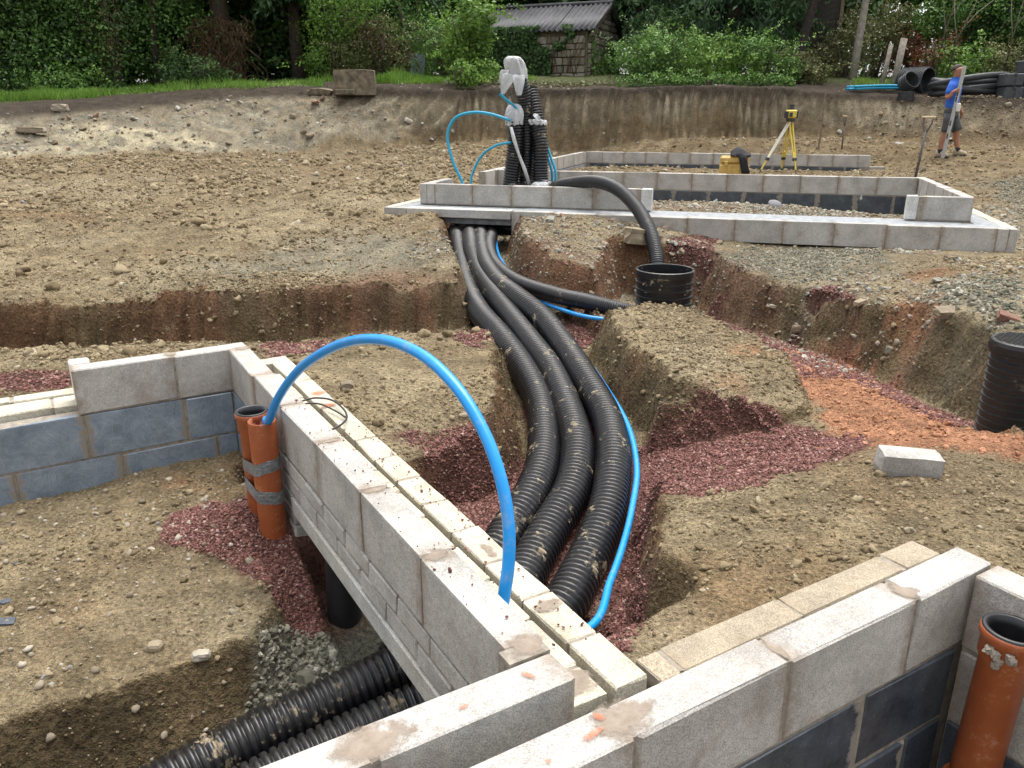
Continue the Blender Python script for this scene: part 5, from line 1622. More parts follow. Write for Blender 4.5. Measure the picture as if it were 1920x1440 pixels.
    MB().loft([(L(.022, 0, 1.475), .082, .080, lft, fwd), (L(.03, 0, 1.515), .074, .074, lft, fwd)], 16, False).build('collar', 'shirt', sh, smooth=True)
    # shorts
    mb = MB()
    mb.loft([(L(0, 0, .965), .160, .122, lft, fwd), (L(0, 0, .90), .172, .132, lft, fwd), (L(0, 0, .80), .178, .136, lft, fwd), (L(.01, 0, .76), .150, .12, lft, fwd)], 20)
    for s_, ff in ((-1, -.12), (1, .16)):
        h = L(0, .088 * s_, .84); kn = L(ff * .55 + .03, .102 * s_, .50)
        d = (kn - h).normalized(); u = d.cross(lft).normalized(); w = u.cross(d)
        mb.loft([(h, .108, .100, u, w), (h + (kn - h) * .4, .104, .098, u, w), (h + (kn - h) * .85, .102, .096, u, w), (kn + (kn - h) * .03, .100, .094, u, w)], 16)
    so_ = mb.build('shorts', 'shorts', t, smooth=True)
    # socks and boots
    for s_, ff, yaw in ((-1, -.12, -.15), (1, .16, .12)):
        MB().loft([(L(ff, .11 * s_, .09), .055, .055, lft, fwd), (L(ff - .002, .11 * s_, .165), .052, .052, lft, fwd)], 14).build('sock', 'fabric_black', t, smooth=True)
        bf = (fwd * math.cos(yaw) + lft * math.sin(yaw)); bl = Vector((-bf.y, bf.x, 0))
        base = L(ff, .11 * s_, 0)
        mb = MB()
        rg_ = []
        for x, wd, hh in [(-.085, .030, .09), (-.075, .046, .14), (-.03, .052, .165), (.02, .052, .155), (.06, .052, .115), (.11, .056, .09), (.145, .050, .075), (.165, .026, .05)]:
            rg_.append((base + bf * x + up * (hh / 2 + .004), wd, hh / 2, bl, up))
        mb.loft(rg_, 14)
        bo = mb.build('boot', 'boot', t, smooth=True)
        ms = MB()
        ms.loft([(base + bf * x + up * .009, w_, .011, bl, up) for x, w_ in [(-.095, .03), (-.08, .048), (.0, .053), (.1, .058), (.15, .052), (.175, .024)]], 12)
        ms.build('sole', 'fabric_black', bo)
    # hair and face
    hc = L(.052, 0, 1.662)
    mb = MB()
    v, f = [], []
    for i in range(7):
        th = .5 * math.pi * i / 6 * 1.18
        for k in range(16):
            ph = 2 * math.pi * k / 16
            fr = math.cos(ph)
            lim = 1.0 if fr < -.1 else 1.0 - .5 * min(1, (fr + .1) / .8)
            tt = th * lim
            v.append(tuple(hc + fwd * (.090 * math.sin(tt) * fr - .012) + lft * (.078 * math.sin(tt) * math.sin(ph)) + up * (.082 * math.cos(tt))))
    f = [(i * 16 + k, i * 16 + (k + 1) % 16, (i + 1) * 16 + (k + 1) % 16, (i + 1) * 16 + k) for i in range(6) for k in range(16)]
    mb.add(v, f)
    ho = mb.build('hair', 'hair', t, smooth=True)
    ho.modifiers.new('thick', 'SOLIDIFY').thickness = .01
    mb = MB(); mb.loft([(L(.142, 0, 1.66), .006, .006, lft, up), (L(.160, 0, 1.635), .012, .010, lft, up), (L(.150, 0, 1.618), .016, .008, lft, up)], 8)
    mb.build('nose', 'skin', t, smooth=True)
    for s_ in (-1, 1):
        MB().loft([(L(.05, .074 * s_, 1.645), .014, .026, fwd, up), (L(.042, .088 * s_, 1.648), .012, .022, fwd, up)], 10).build('ear', 'skin', t, smooth=True)
        MB().loft([(L(.138, .030 * s_, 1.660), .012, .006, lft, up), (L(.146, .030 * s_, 1.660), .008, .004, lft, up)], 8).build('eye', 'eye', t)
    MB().loft([(L(.132, 0, 1.588), .022, .004, lft, up), (L(.138, 0, 1.588), .018, .003, lft, up)], 8).build('mouth', 'eye', t)
    s = 166 / 1486.1 * (CP * foot[1] - SP * (foot[2] - CZ)) / 1.80
    s = float(s)
    foot = [float(q) for q in foot]
    t.scale = (s, s, s)
    t.rotation_euler = (0, -.085, 0)
    # staff in the hand
    a, b = st_a, st_b
    st_ = thing('measuring_staff', 'long aluminium measuring staff leaning in the worker\'s hand', 'staff', a)
    mb = MB(); mb.bar((0, 0, 0), b - a, .060, .030, .003); mb.build('staff_body', 'alu', st_)
    for q in (.22, .36, .62, .68):
        p_ = (b - a) * q
        mb = MB(); mb.bar(p_, p_ + (b - a).normalized() * .09, .034, .035, .003); mb.build('slot', 'dark_metal', st_)
    p_ = (b - a) * .56
    mb = MB(); mb.box((.01, -.05, -.07), (.085, .02, .07), .01); mb.build('laser_receiver', 'white_paint', st_, p_)
    return t
person()

# ------------------------------------------------------------------ stores on top of the bank
def on(px, y, dz=0):
    p_ = W(px, 170, y=y)
    return np.array([p_[0], p_[1], gz(p_[0], p_[1]) + dz])
for i in range(9):
    c = on(1636, 18.9)
    r_ = random.Random(i)
    a = c + np.array([-.62 + r_.random() * .18, -.25 + (i % 5) * .085 + r_.random() * .03, .05 + .05 * (i // 5)])
    b = c + np.array([.52 + r_.random() * .25, -.2 + (i % 5) * .08, .05 + .05 * (i // 5) + .02])
    lab = ['front one of the', 'second front of the', 'middle one of the', 'fourth of the', 'rearmost lower of the', 'front upper of the', 'second upper of the', 'third upper of the', 'rear upper of the'][i]
    o = smooth_tube('blue_pipe_length', [a, (a + b) / 2 + np.array([0, .02, .01]), b], .022, 'blue_far', None, 8, .06)
    tag(o, lab + ' blue pipe lengths lying on the bank top', 'water pipe', 'blue pipe lengths on the bank')
def ring_section(label, px, y, r, length, axis_yaw, tilt, nm='pipe_section', rib=.05, dz=0):
    c = on(px, y)
    t = thing(nm, label, 'pipe section', (c[0], c[1], c[2] + dz))
    prof = ribbed_profile(r, 0, length, rib, r * .05) + [(r * .88, length), (r * .88, 0), (r * .95, 0)]
    o = MB().lathe(prof, 36).build('ribbed_shell', 'coil_plastic', t)
    o.rotation_euler = (tilt, 0, axis_yaw)
    return t, o
t, o = ring_section('wide black ribbed pipe section lying open-ended on the bank', 1738, 18.5, .30, .62, .35, math.pi / 2, dz=.30)
o.location = (-.05, -.25, 0); o.rotation_euler = (math.pi / 2, 0, .55 + math.pi); o.location = (.12, .25, 0)
t, o = ring_section('small black ribbed pipe piece tilted behind another', 1694, 18.4, .19, .24, .3, 1.05, dz=.20)
t, o = ring_section('small black ribbed pipe piece standing upright on the bank', 1700, 18.1, .17, .17, 0, 0, rib=.035, dz=-.01)
cc = on(1815, 18.2)
coil = []
for i in range(150):
    a = 2 * math.pi * i / 46 + 2.6
    rr = 1 - .05 * math.sin(i * .11)
    coil.append(cc + np.array([.76 * rr * math.cos(a), .42 * rr * math.sin(a), .09 + .0042 * i * (.4 + .2 * math.sin(i * .07)) + .05 * math.sin(a * 1.5)]))
tag(smooth_tube('hose_coil', coil, .068, 'coil_plastic', None, 12, .06), 'loose coil of thick black hose lying on the bank behind the worker', 'hose coil')
for i, (px, y, zz, lab) in enumerate([(1893, 17.6, 0, 'lower left grey plastic crate of the stack at the right edge'), (1925, 17.7, 0, 'lower right grey plastic crate of the stack at the right edge'), (1890, 17.6, .26, 'middle left grey plastic crate of the stack at the right edge'), (1925, 17.7, .26, 'middle right grey plastic crate of the stack at the right edge'), (1922, 17.7, .52, 'topmost grey plastic crate of the stack at the right edge')]):
    c = on(px, y)
    t = thing('plastic_crate', lab, 'crate', (c[0], c[1], on(1905, 17.65)[2] + zz - .03), -.1 + .05 * (i % 2), 'stacked plastic crates')
    MB().box((-.185, -.2, 0), (.185, .2, .25), .02).build('crate_body', 'crate_black', t)
    mb = MB(); mb.box((-.17, -.212, .02), (-.02, -.196, .235), .006); mb.box((.02, -.212, .02), (.17, -.196, .235), .006)
    mb.build('side_panel', 'crate_black', t)
    mb = MB(); mb.box((-.03, -.222, .20), (.03, -.2, .255), .006); mb.build('lug', 'crate_black', t)
# ------------------------------------------------------------------ old stone shed
SY = R(-22)
sc0 = W(1100, 140, y=23.2)
shed = thing('stone_shed', 'old stone shed with dark corrugated iron roof overgrown with ivy', 'shed', (sc0[0], sc0[1], 1.9), SY)
# local: x along the front (negative to the left), y back along the gable
SL_, SD, SE, SR = 3.35, 3.2, 1.38, 2.12
MB().add([(-SL_, 0, 0), (-.0, 0, 0), (-.0, SD, 0), (-SL_, SD, 0), (-SL_, 0, SE), (0, 0, SE), (0, SD, SE), (-SL_, SD, SE), (-SL_, SD / 2, SR), (0, SD / 2, SR)],
         [(0, 1, 5, 4), (1, 2, 6, 9, 5), (2, 3, 7, 6), (3, 0, 4, 8, 7)]).build('wall', 'shed_core', shed)
srs = random.Random(12)
stone_meshes = []
for k in range(8):
    v, f = lump(200 + k, .5, .5, .5, .8, .07)
    stone_meshes.append(mesh_np('stone', v, f, 'shed_stone'))
z = 0.05
while z < SR:                                           # gable stones
    hgt = .07 + srs.random() * .13
    y = .02 + srs.random() * .05
    while y < SD - .1:
        w = .12 + srs.random() * .30
        ym = y + w / 2
        lim = SE + (SR - SE) * (1 - abs(ym - SD / 2) / (SD / 2))
        if z + hgt < lim + .02 and y + w < SD + .05:
            o = link('stone', srs.choice(stone_meshes), shed, (.0 + srs.random() * .02, ym, z + hgt / 2), (0, 0, 0))
            o.scale = (.16, w * .98, hgt * .96)
        y += w + .012
    z += hgt + .012
z = .05
while z < SE:                                           # front stones near the corner (the rest is under ivy)
    hgt = .10 + srs.random() * .10
    x = -.05
    while x > -1.7:
        w = .18 + srs.random() * .25
        if z + hgt < SE:
            o = link('stone', srs.choice(stone_meshes), shed, (x - w / 2, srs.random() * -.02, z + hgt / 2))
            o.scale = (w * .98, .14, hgt * .96)
        x -= w + .012
    z += hgt + .012
def iron(x0, x1, back):
    """one corrugated sheet"""
    nseg = int((x1 - x0) / .03)
    v, f = [], []
    lo_y, hi_y = (-.22, SD / 2 + .03) if not back else (SD + .2, SD / 2 + .03)
    sl = (SR - SE) / (SD / 2)
    for i in range(nseg + 1):
        x = x0 + (x1 - x0) * i / nseg
        c = .028 * math.sin(2 * math.pi * x / .15)
        for y in (lo_y, hi_y):
            yy = y if not back else SD - y
            v.append((x, y, SE + yy * sl + .07 + c))
    f = [(2 * i, 2 * i + 2, 2 * i + 3, 2 * i + 1) for i in range(nseg)]
    me = mesh_np('roof_sheet', v, f, 'roof_iron', True)
    o = link('roof_sheet', me, shed)
    o.modifiers.new('thick', 'SOLIDIFY').thickness = .006
    o.location = (0, 0, srs.random() * .02)
    o.rotation_euler = (0, (srs.random() - .5) * .012, (srs.random() - .5) * .02)
xs = -SL_ - .15
while xs < .2:
    iron(xs, min(xs + .70, .24), False); iron(xs, min(xs + .70, .24), True)
    xs += .64
MB().tube([(-SL_ - .1, SD / 2, SR + .11), (.24, SD / 2, SR + .11)], .05, 8).build('ridge_cap', 'roof_iron', shed)
# rafters under the verge
for y0 in (0.0, ):
    MB().bar((.18, -.2, SE - .12), (.18, SD / 2, SR - .0), .05, .09).build('barge_board', 'old_wood', shed)

# other things on the upper ground
oc = Wg(667, 176)
t = thing('concrete_trough', 'old mossy concrete block standing on the grass edge', 'concrete block', (oc[0], oc[1], gz(oc[0], oc[1]) - .05), .12)
v, f = lump(31, .46, .30, .27, .86, .06)
MB().add([(p_[0], p_[1], p_[2] + .27) for p_ in v], f).build('block_body', 'old_concrete', t)
MB().box((-.42, -.34, .02), (.0, -.27, .14), .02).build('broken_base', 'old_concrete', t)
bs = on(786, 22.6)
mb = MB(); mb.box((-.22, -.02, 0), (.16, .02, .62), .004)
tag(mb.build('leaning_board', 'blue_grey_sheet', None, (bs[0], bs[1], bs[2] - .05), (-.12, .05, .2)), 'blue-grey board standing in the weeds left of the shed', 'board')
ts = W(1535, 130, y=23.5)
tsz = gz(ts[0], ts[1])
td = thing('timber_shed', 'narrow dark timber-clad shed side behind the conifer', 'shed', (ts[0], ts[1], tsz - .1), -.1)
for k in range(22):
    o = MB().box((-.40, 0, .0), (.42, .03, .155), .004).build('board', 'dark_board', td, (0, -.004 * (k % 2), .14 * k), (R(5), 0, 0))
MB().box((-.38, .04, 0), (.40, 1.6, 3.2)).build('shed_frame', 'dark_board', td)
MB().bar((.42, .0, 0), (.42, .0, 3.2), .09, .09).build('corner_post', 'old_wood', td)
for k, (px, y, r_, h_, lab, mt) in enumerate([(1655, 20.2, .05, .85, 'thinner of two cut pale posts by the brush', 'bark_pale'), (1677, 20.0, .075, .98, 'thicker cut pale post with a bright sawn top', 'bark_pale')]):
    c = on(px, y)
    t = thing('cut_post', lab, 'post', (c[0], c[1], c[2] - .1))
    MB().tube([(-.05, 0, 0), (.0, 0, h_ * .5), (.05, 0, h_ + .1)], [r_ * 1.1, r_, r_], 12).build('stem', mt, t, smooth=True)
    MB().tube([(.05, 0, h_ + .095), (.052, 0, h_ + .108)], r_ * .97, 12).build('sawn_face', 'wood_grip', t)
fr = W(1668, 100, y=27)
t = thing('metal_frame', 'thin white metal frame standing in the brush beyond the trunk', 'frame', (fr[0], fr[1], 2.0))
for i, (a, b) in enumerate([((-.75, 0, 0), (-.55, 0, 1.95)), ((-.1, 0, 0), (-.05, 0, 1.95)), ((.75, 0, 0), (.85, 0, 1.95)), ((-.75, 0, 1.95), (1.0, 0, 2.0)), ((-.7, 0, 1.2), (.9, 0, 1.22))]):
    MB().tube([a, b], .018, 6).build('rail' if i > 2 else 'upright', 'white_metal', t)

# ------------------------------------------------------------------ vegetation
def leaves(P, Nn, size, rgv, aspect=.55, droop=0.0, tone=None):
    """one folded leaf (two triangles) for each point"""
    n_ = len(P)
    rnd = rgv.normal(size=(n_, 3))
    nn = Nn + .75 * rnd
    nn[:, 2] += .25
    nn /= np.linalg.norm(nn, axis=1)[:, None] + 1e-9
    t = np.cross(nn, rgv.normal(size=(n_, 3)))
    t[:, 2] -= droop
    t /= np.linalg.norm(t, axis=1)[:, None] + 1e-9
    b = np.cross(nn, t)
    L_ = size * rgv.uniform(.65, 1.35, n_)[:, None]
    w = L_ * aspect
    mid = P + nn * L_ * .08
    v = np.stack([P - t * L_ * .5, mid - b * w * .5 + t * L_ * .05, P + t * L_ * .5, mid + b * w * .5 + t * L_ * .05], 1).reshape(-1, 3)
    f = np.arange(n_ * 4).reshape(-1, 4)
    return v, f, np.repeat(tone if tone is not None else rgv.random(n_), 4)
def crown_points(lobes, n_, rgv, fill=.35):
    """points and outward normals through a set of lobes (centre, radii)"""
    vol = np.array([l[1][0] * l[1][1] + l[1][0] * l[1][2] for l in lobes])
    pick = rgv.choice(len(lobes), n_, p=vol / vol.sum())
    C = np.array([l[0] for l in lobes])[pick]
    RR = np.array([l[1] for l in lobes])[pick]
    d = rgv.normal(size=(n_, 3)); d /= np.linalg.norm(d, axis=1)[:, None]
    # twiggy clumps: gather directions towards random sprig directions
    K_ = 26 * len(lobes)
    sd = rgv.normal(size=(K_, 3)); sd /= np.linalg.norm(sd, axis=1)[:, None]
    srad = rgv.uniform(.62, 1.12, K_)
    own = rgv.integers(0, 26, n_) + pick * 26
    d2 = sd[own] + .22 * rgv.normal(size=(n_, 3))
    m = rgv.random(n_) < .72
    d = np.where(m[:, None], d2, d)
    d /= np.linalg.norm(d, axis=1)[:, None]
    rad = np.where(m, srad[own] * rgv.uniform(.85, 1.08, n_), rgv.uniform(fill, 1.0, n_))
    P = C + RR * d * rad[:, None]
    tone = np.clip(.42 + .22 * (rgv.random(K_)[own] - .5) * 2 + .25 * rgv.normal(size=n_) * .6 + .12 * d[:, 2], 0, 1)
    return P, d, tone
def plant(name, label, cat, base, lobes, n_, size, mat, seed, stems=None, bark_='bark', droop=0., aspect=.55, group=None, extra=None):
    """lobes relative to the base; stems: list of (points, radii)"""
    rgv = np.random.default_rng(seed)
    t = thing(name, label, cat, base, 0, group)
    P, d, tone = crown_points(lobes, n_, rgv)
    SP_, SD_, ST_ = [P], [d], [tone]
    for q in range(16 if n_ > 2500 else 6):
        l = lobes[rgv.integers(len(lobes))]
        u = rgv.normal(size=3); u[2] = abs(u[2]) * .8 + .15; u /= np.linalg.norm(u)
        a0 = np.array(l[0]) + np.array(l[1]) * u * .8
        ln_ = rgv.uniform(.35, .9) * (1 if max(l[1]) > .3 else .4)
        k_ = int(28 * max(1, .075 / size))
        tt = rgv.random(k_)
        bend = np.array([u[0], u[1], 0]) * .5 + np.array([0, 0, -.35])
        pp = a0 + u * ln_ * tt[:, None] + bend * ln_ * (tt ** 2)[:, None] + rgv.normal(0, .035, (k_, 3))
        SP_.append(pp); SD_.append(np.tile(u, (k_, 1))); ST_.append(np.clip(rgv.normal(.72, .15, k_), 0, 1))
    P, d, tone = np.concatenate(SP_), np.concatenate(SD_), np.concatenate(ST_)
    keep = P[:, 2] > -.05
    P, d, tone = P[keep], d[keep], tone[keep]
    v, f, tn = leaves(P, d, size, rgv, aspect, droop, tone)
    link('crown', mesh_np('crown', v, f, mat, False, tn), t)
    if extra:
        for nm, lob2, n2, size2, mat2 in extra:
            P, d, tone = crown_points(lob2, n2, rgv)
            keep = P[:, 2] > -.05
            v, f, tn = leaves(P[keep], d[keep], size2, rgv, aspect, droop, tone[keep])
            link(nm, mesh_np(nm, v, f, mat2, False, tn), t)
    mb = MB()
    if stems is None:
        top = max(l[0][2] for l in lobes)
        w = max(l[1][0] for l in lobes)
        stems = []
        for k in range(4):
            a = rgv.uniform(0, 6.28)
            stems.append(([(rgv.uniform(-.1, .1), rgv.uniform(-.1, .1), -.1), (.25 * w * math.cos(a), .25 * w * math.sin(a), top * .5), (.55 * w * math.cos(a), .55 * w * math.sin(a), top)], [.05, .035, .012]))
    for pts_, rad_ in stems:
        mb.tube(pts_, rad_, 7)
    mb.build('trunk', bark_, t, smooth=True)
    return t
def lobeset(w, d, h, k, seed, r0=.5, zmin=.15):
    r_ = random.Random(seed)
    out = []
    for i in range(k):
        rr = r0 * (.7 + .6 * r_.random())
        out.append(((r_.uniform(-w, w), r_.uniform(-d, d), zmin + (h - zmin - rr * .6) * (i + .5) / k + r_.uniform(-.2, .2)), (rr * 1.15, rr, rr)))
    return out
def base_at(px, y, dz=-.05):
    p_ = W(px, 150, y=y)
    return (p_[0], p_[1], gz(p_[0], p_[1]) + dz)

# hedge on the left
for px, y, w, h, k, n_, sz, mt, sd, lab in [
    (-60, 21.6, 1.4, 5.2, 12, 9000, .10, 'leaf_dark', 1, 'dark ivy-clad hedge tree at the far left edge'),
    (70, 22.0, 1.2, 5.4, 12, 9000, .085, 'leaf_mid', 2, 'hedge bush with lighter hawthorn leaves in the left corner'),
    (185, 22.2, 1.3, 5.2, 12, 9000, .085, 'leaf_dark', 3, 'dark dense hedge bush left of the climbing bramble'),
    (290, 22.2, 1.0, 5.2, 11, 8000, .075, 'leaf_mid', 4, 'tall hedge bush hung with bramble beside the dark hollow'),
]:
    plant('hedge_bush', lab, 'hedge', base_at(px, y), lobeset(w, .7, h, k + 5, sd, .95), int(n_ * 1.7), sz * 1.15, mt, sd, group='hedge along the left')
for px, y, sd, lab in [(480, 24.6, 111, 'leaf mass added to darken the left of the hollow'), (540, 24.8, 112, 'leaf mass added to darken the right of the hollow'), (360, 24.4, 113, 'dark leaf mass added behind the hedge end'), (610, 24.6, 114, 'dark leaf mass added behind the light sapling'), (30, 23.6, 115, 'dark leaf mass added behind the left hedge'), (700, 25, 116, 'dark leaf mass added behind the dry weeds')]:
    plant('shade_backing', lab, 'bush', base_at(px, y), lobeset(.9, .3, 2.4, 9, sd, .7, .0), 4200, .15, 'leaf_dark', sd)  # backing foliage added to darken the hollow and close gaps behind the hedge
# low brambles at the hedge foot
plant('bramble', 'low dark nettle patch at the foot of the hollow', 'shrub', base_at(372, 21.4), lobeset(.8, .3, .8, 7, 21, .35), 3500, .07, 'leaf_dark', 21)
plant('bramble', 'yellowing bramble hanging down the hedge middle', 'shrub', base_at(225, 21.5), [((x * .25 - .3, 0, .3 + .45 * z), (.28, .2, .3)) for x, z in ((0, 0), (1, 1), (.6, 2), (1.5, 3), (1.1, 4), (2, 5), (.2, 1.5))], 3000, .06, 'leaf_olive', 22)
plant('bramble', 'low green weeds along the left grass edge', 'shrub', base_at(90, 20.8), lobeset(1.6, .3, .5, 9, 23, .32), 3200, .07, 'leaf_mid', 23)
# big conifer with the dead brown underside
def conifer(name, label, base, trunk_r, hgt, skirts, mat, seed, dead=None, lean=0):
    """sprays hang from boughs that reach out and droop"""
    rgv = np.random.default_rng(seed)
    t = thing(name, label, 'conifer', base)
    Ps, Ds, Ts, boughs = [], [], [], MB()
    for z0, reach, count in skirts:
        for k in range(count):
            a = rgv.uniform(0, 6.28)
            R_ = reach * rgv.uniform(.7, 1.1)
            dz = rgv.uniform(-.25, .25)
            p0 = np.array([0, 0, z0 + dz])
            p1 = np.array([math.cos(a) * R_ * .55, math.sin(a) * R_ * .55, z0 + dz + .12 * R_])
            p2 = np.array([math.cos(a) * R_, math.sin(a) * R_, z0 + dz - .22 * R_])
            boughs.tube([p0, p1, p2], [.035, .022, .008], 5, False)
            u = rgv.random(190) ** .7
            B_ = (1 - u)[:, None] ** 2 * p0 + 2 * (u * (1 - u))[:, None] * p1 + u[:, None] ** 2 * p2
            side = np.array([-math.sin(a), math.cos(a), 0])
            off = rgv.normal(0, .20 * R_ ** .5, 190) * (1.1 - .5 * u)
            hang = np.abs(rgv.normal(0, .16, 190))
            P = B_ + side * off[:, None] + np.array([0, 0, -1]) * hang[:, None] - np.array([0, 0, .35]) * (off ** 2)[:, None]
            Ps.append(P); Ds.append(np.tile(np.array([math.cos(a) * .6, math.sin(a) * .6, .5]), (190, 1)))
            Ts.append(np.clip(.25 + .5 * u * rgv.uniform(.5, 1.2) + rgv.normal(0, .12, 190), 0, 1))
    P, D, T = np.concatenate(Ps), np.concatenate(Ds), np.concatenate(Ts)
    v, f, tn = leaves(P, D, .17, rgv, .34, 1.1, T)
    link('crown', mesh_np('crown', v, f, mat, False, tn), t)
    MB().tube([(0, 0, -.2), (lean * .4, 0, hgt * .5), (lean, 0, hgt)], [trunk_r * 1.15, trunk_r * .85, trunk_r * .5], 12).build('trunk', 'bark', t, smooth=True)
    boughs.build('boughs', 'bark_dark', t)
    if dead:
        r_ = np.random.default_rng(seed + 5)
        tw = MB()
        for k in range(dead):
            a = r_.uniform(3.3, 6.1)
            q0 = np.array([r_.normal(0, .45), r_.normal(-.5, .25), r_.uniform(.1, 1.7)])
            q1 = q0 + np.array([math.cos(a) * .35, math.sin(a) * .3, -r_.uniform(.05, .45)])
            q2 = q1 + np.array([r_.normal(0, .15), -.08, -r_.uniform(.1, .35)])
            tw.tube([q0, q1, q2], [.012, .008, .003], 4, False)
        tw.build('dead_twigs', 'dead_twig', t)
        dl = lobeset(.65, .3, 1.5, 9, seed, .38)
        P, d, tone = crown_points([((l[0][0], l[0][1] - .45, l[0][2]), l[1]) for l in dl], 4200, r_)
        v, f, tn = leaves(P, d, .07, r_, .3, 1.2, tone)
        link('dead_foliage', mesh_np('dead_foliage', v, f, 'leaf_dry', False, tn), t)
    return t
conifer('conifer', 'big conifer with a dark hollow and dead brown lower branches', base_at(425, 23.0), .24, 8, [(2.9, 2.4, 18), (3.6, 2.8, 22), (4.4, 2.8, 22), (5.4, 2.4, 18)], 'leaf_conifer', 41, 260)
conifer('conifer', 'conifer with pale drooping tips above the left weeds', base_at(560, 23.6), .16, 7, [(2.3, 1.5, 14), (3.0, 1.9, 18), (3.8, 2.0, 20), (4.8, 1.8, 16)], 'leaf_conifer', 42)
conifer('conifer', 'dark conifer left of the stone shed', base_at(740, 26.0), .18, 8, [(1.6, 1.6, 14), (2.4, 2.0, 18), (3.2, 2.2, 20), (4.2, 2.2, 20), (5.2, 1.8, 14)], 'leaf_conifer', 43)
conifer('conifer', 'large drooping conifer right of the stone shed', base_at(1365, 23.4), .22, 8, [(1.2, 2.0, 22), (1.9, 2.5, 26), (2.7, 2.6, 28), (3.6, 2.6, 26), (4.8, 2.3, 20)], 'leaf_conifer', 44)
conifer('conifer', 'second conifer crowding the gable of the stone shed', base_at(1240, 26.0), .2, 8, [(1.6, 1.6, 14), (2.5, 2.0, 18), (3.4, 2.2, 20), (4.6, 2.0, 18)], 'leaf_conifer', 45)
# bushes before and beside the shed
plant('bush', 'light green sapling bush right of the hollow', 'bush', base_at(640, 22.3), lobeset(.7, .5, 2.6, 9, 31, .55), 6000, .075, 'leaf_light', 31)
plant('bush', 'dry olive weeds behind the old concrete block', 'weeds', base_at(715, 22.4), lobeset(1.0, .4, 1.5, 11, 32, .42), 6000, .055, 'leaf_olive', 32, extra=[('dead_stalks', lobeset(.9, .3, 1.6, 8, 62, .4), 1600, .07, 'leaf_dry')])
plant('bush', 'bright green elder sapling on the bank edge by the bagged duct', 'bush', base_at(872, 20.0), lobeset(.45, .35, 2.0, 9, 33, .40), 5200, .095, 'leaf_light', 33)
plant('bush', 'dark tangled bush between weeds and stone shed', 'bush', base_at(835, 22.3), lobeset(.55, .4, 1.7, 8, 34, .50), 5000, .06, 'leaf_mid', 34, extra=[('dry_leaves', lobeset(.5, .3, 1.6, 5, 64, .35), 900, .06, 'leaf_dry')])
plant('bush', 'round green bush behind the weeds', 'bush', base_at(780, 24.4), lobeset(1.0, .5, 2.8, 9, 35, .7), 6000, .075, 'leaf_mid', 35)
plant('bush', 'small leafy tuft hanging over the bank edge', 'bush', base_at(862, 18.95), lobeset(.22, .12, .5, 5, 36, .20), 1100, .075, 'leaf_light', 36)
# nettles on the bank right of the shed
for px, y, w, h, sd, mt, lab in [(1190, 20.6, .6, 1.0, 51, 'leaf_mid', 'green nettle clump below the shed gable'), (1270, 20.4, .7, 1.25, 52, 'leaf_mid', 'tall nettle clump on the bank crest'), (1350, 20.2, .7, 1.1, 53, 'leaf_light', 'bright nettle clump spilling over the bank'), (1430, 20.2, .6, .9, 54, 'leaf_mid', 'nettle clump in front of the drooping conifer'), (1490, 20.4, .45, .7, 55, 'leaf_olive', 'low nettle clump near the leaning dark trunk'), (1230, 22.0, .9, 1.6, 56, 'leaf_dark', 'dark bush between nettles and conifer')]:
    plant('nettle_clump', lab, 'nettles', base_at(px, y), lobeset(w, .45, h, 12, sd, .36), 5200, .062, mt, sd, group='nettles on the bank')
plant('trailing_weeds', 'weeds trailing over the bank edge right of the shed', 'weeds', base_at(1330, 19.1, -.02), [((x * .23 - 1.9, .05 * (x % 3), .05 + .08 * (x % 2)), (.22, .16, .16)) for x in range(17)], 3800, .055, 'leaf_mid', 57)
plant('trailing_weeds', 'sparse weeds on the bank edge below the shed', 'weeds', base_at(1050, 19.6, -.02), [((x * .23 - 1.6, .05 * (x % 3), .03), (.22, .2, .13)) for x in range(13)], 2000, .055, 'leaf_olive', 58)
# ivy over the shed
rgv = np.random.default_rng(70)
t = thing('ivy', 'ivy covering the front of the stone shed', 'ivy', (sc0[0], sc0[1], 1.9), SY)
k = 9000
px_ = rgv.uniform(-SL_, -.15, k); pz_ = rgv.random(k) ** .8 * 1.5
keep = fbm(px_, pz_, 1.6, 3, 71) + (.5 - .75 * sstep(-1.5, -.7, px_)) > 0
P = np.stack([px_, -.06 - .22 * rgv.random(k), pz_], 1)[keep]
v, f, tn = leaves(P, np.tile([0, -1., .2], (len(P), 1)), .085, rgv, .8, .5, np.clip(rgv.normal(.38, .2, len(P)), 0, 1))
link('ivy_leaves', mesh_np('ivy_leaves', v, f, 'leaf_dark', False, tn), t)
mb = MB()
for i in range(40):
    x = rgv.uniform(-SL_, -.1)
    mb.tube([(x, -.05, rgv.uniform(0, .2)), (x + rgv.normal(0, .1), -.12, .6), (x + rgv.normal(0, .2), -.10, rgv.uniform(.9, 1.5))], [.012, .009, .004], 4, False)
mb.build('ivy_stems', 'dead_twig', t)
t2 = thing('ivy', 'ivy creeping up the lower gable of the stone shed', 'ivy', (sc0[0], sc0[1], 1.9), SY)
py_ = rgv.uniform(0, 3, 1500); pz_ = rgv.random(1500) ** 1.8 * 1.2
P = np.stack([.06 + .15 * rgv.random(1500), py_, pz_], 1)[fbm(py_, pz_, 1.6, 3, 75) > -.1]
v, f, tn = leaves(P, np.tile([1., -.3, .2], (len(P), 1)), .08, rgv, .8, .5)
link('ivy_leaves', mesh_np('ivy_leaves', v, f, 'leaf_mid', False, tn), t2)
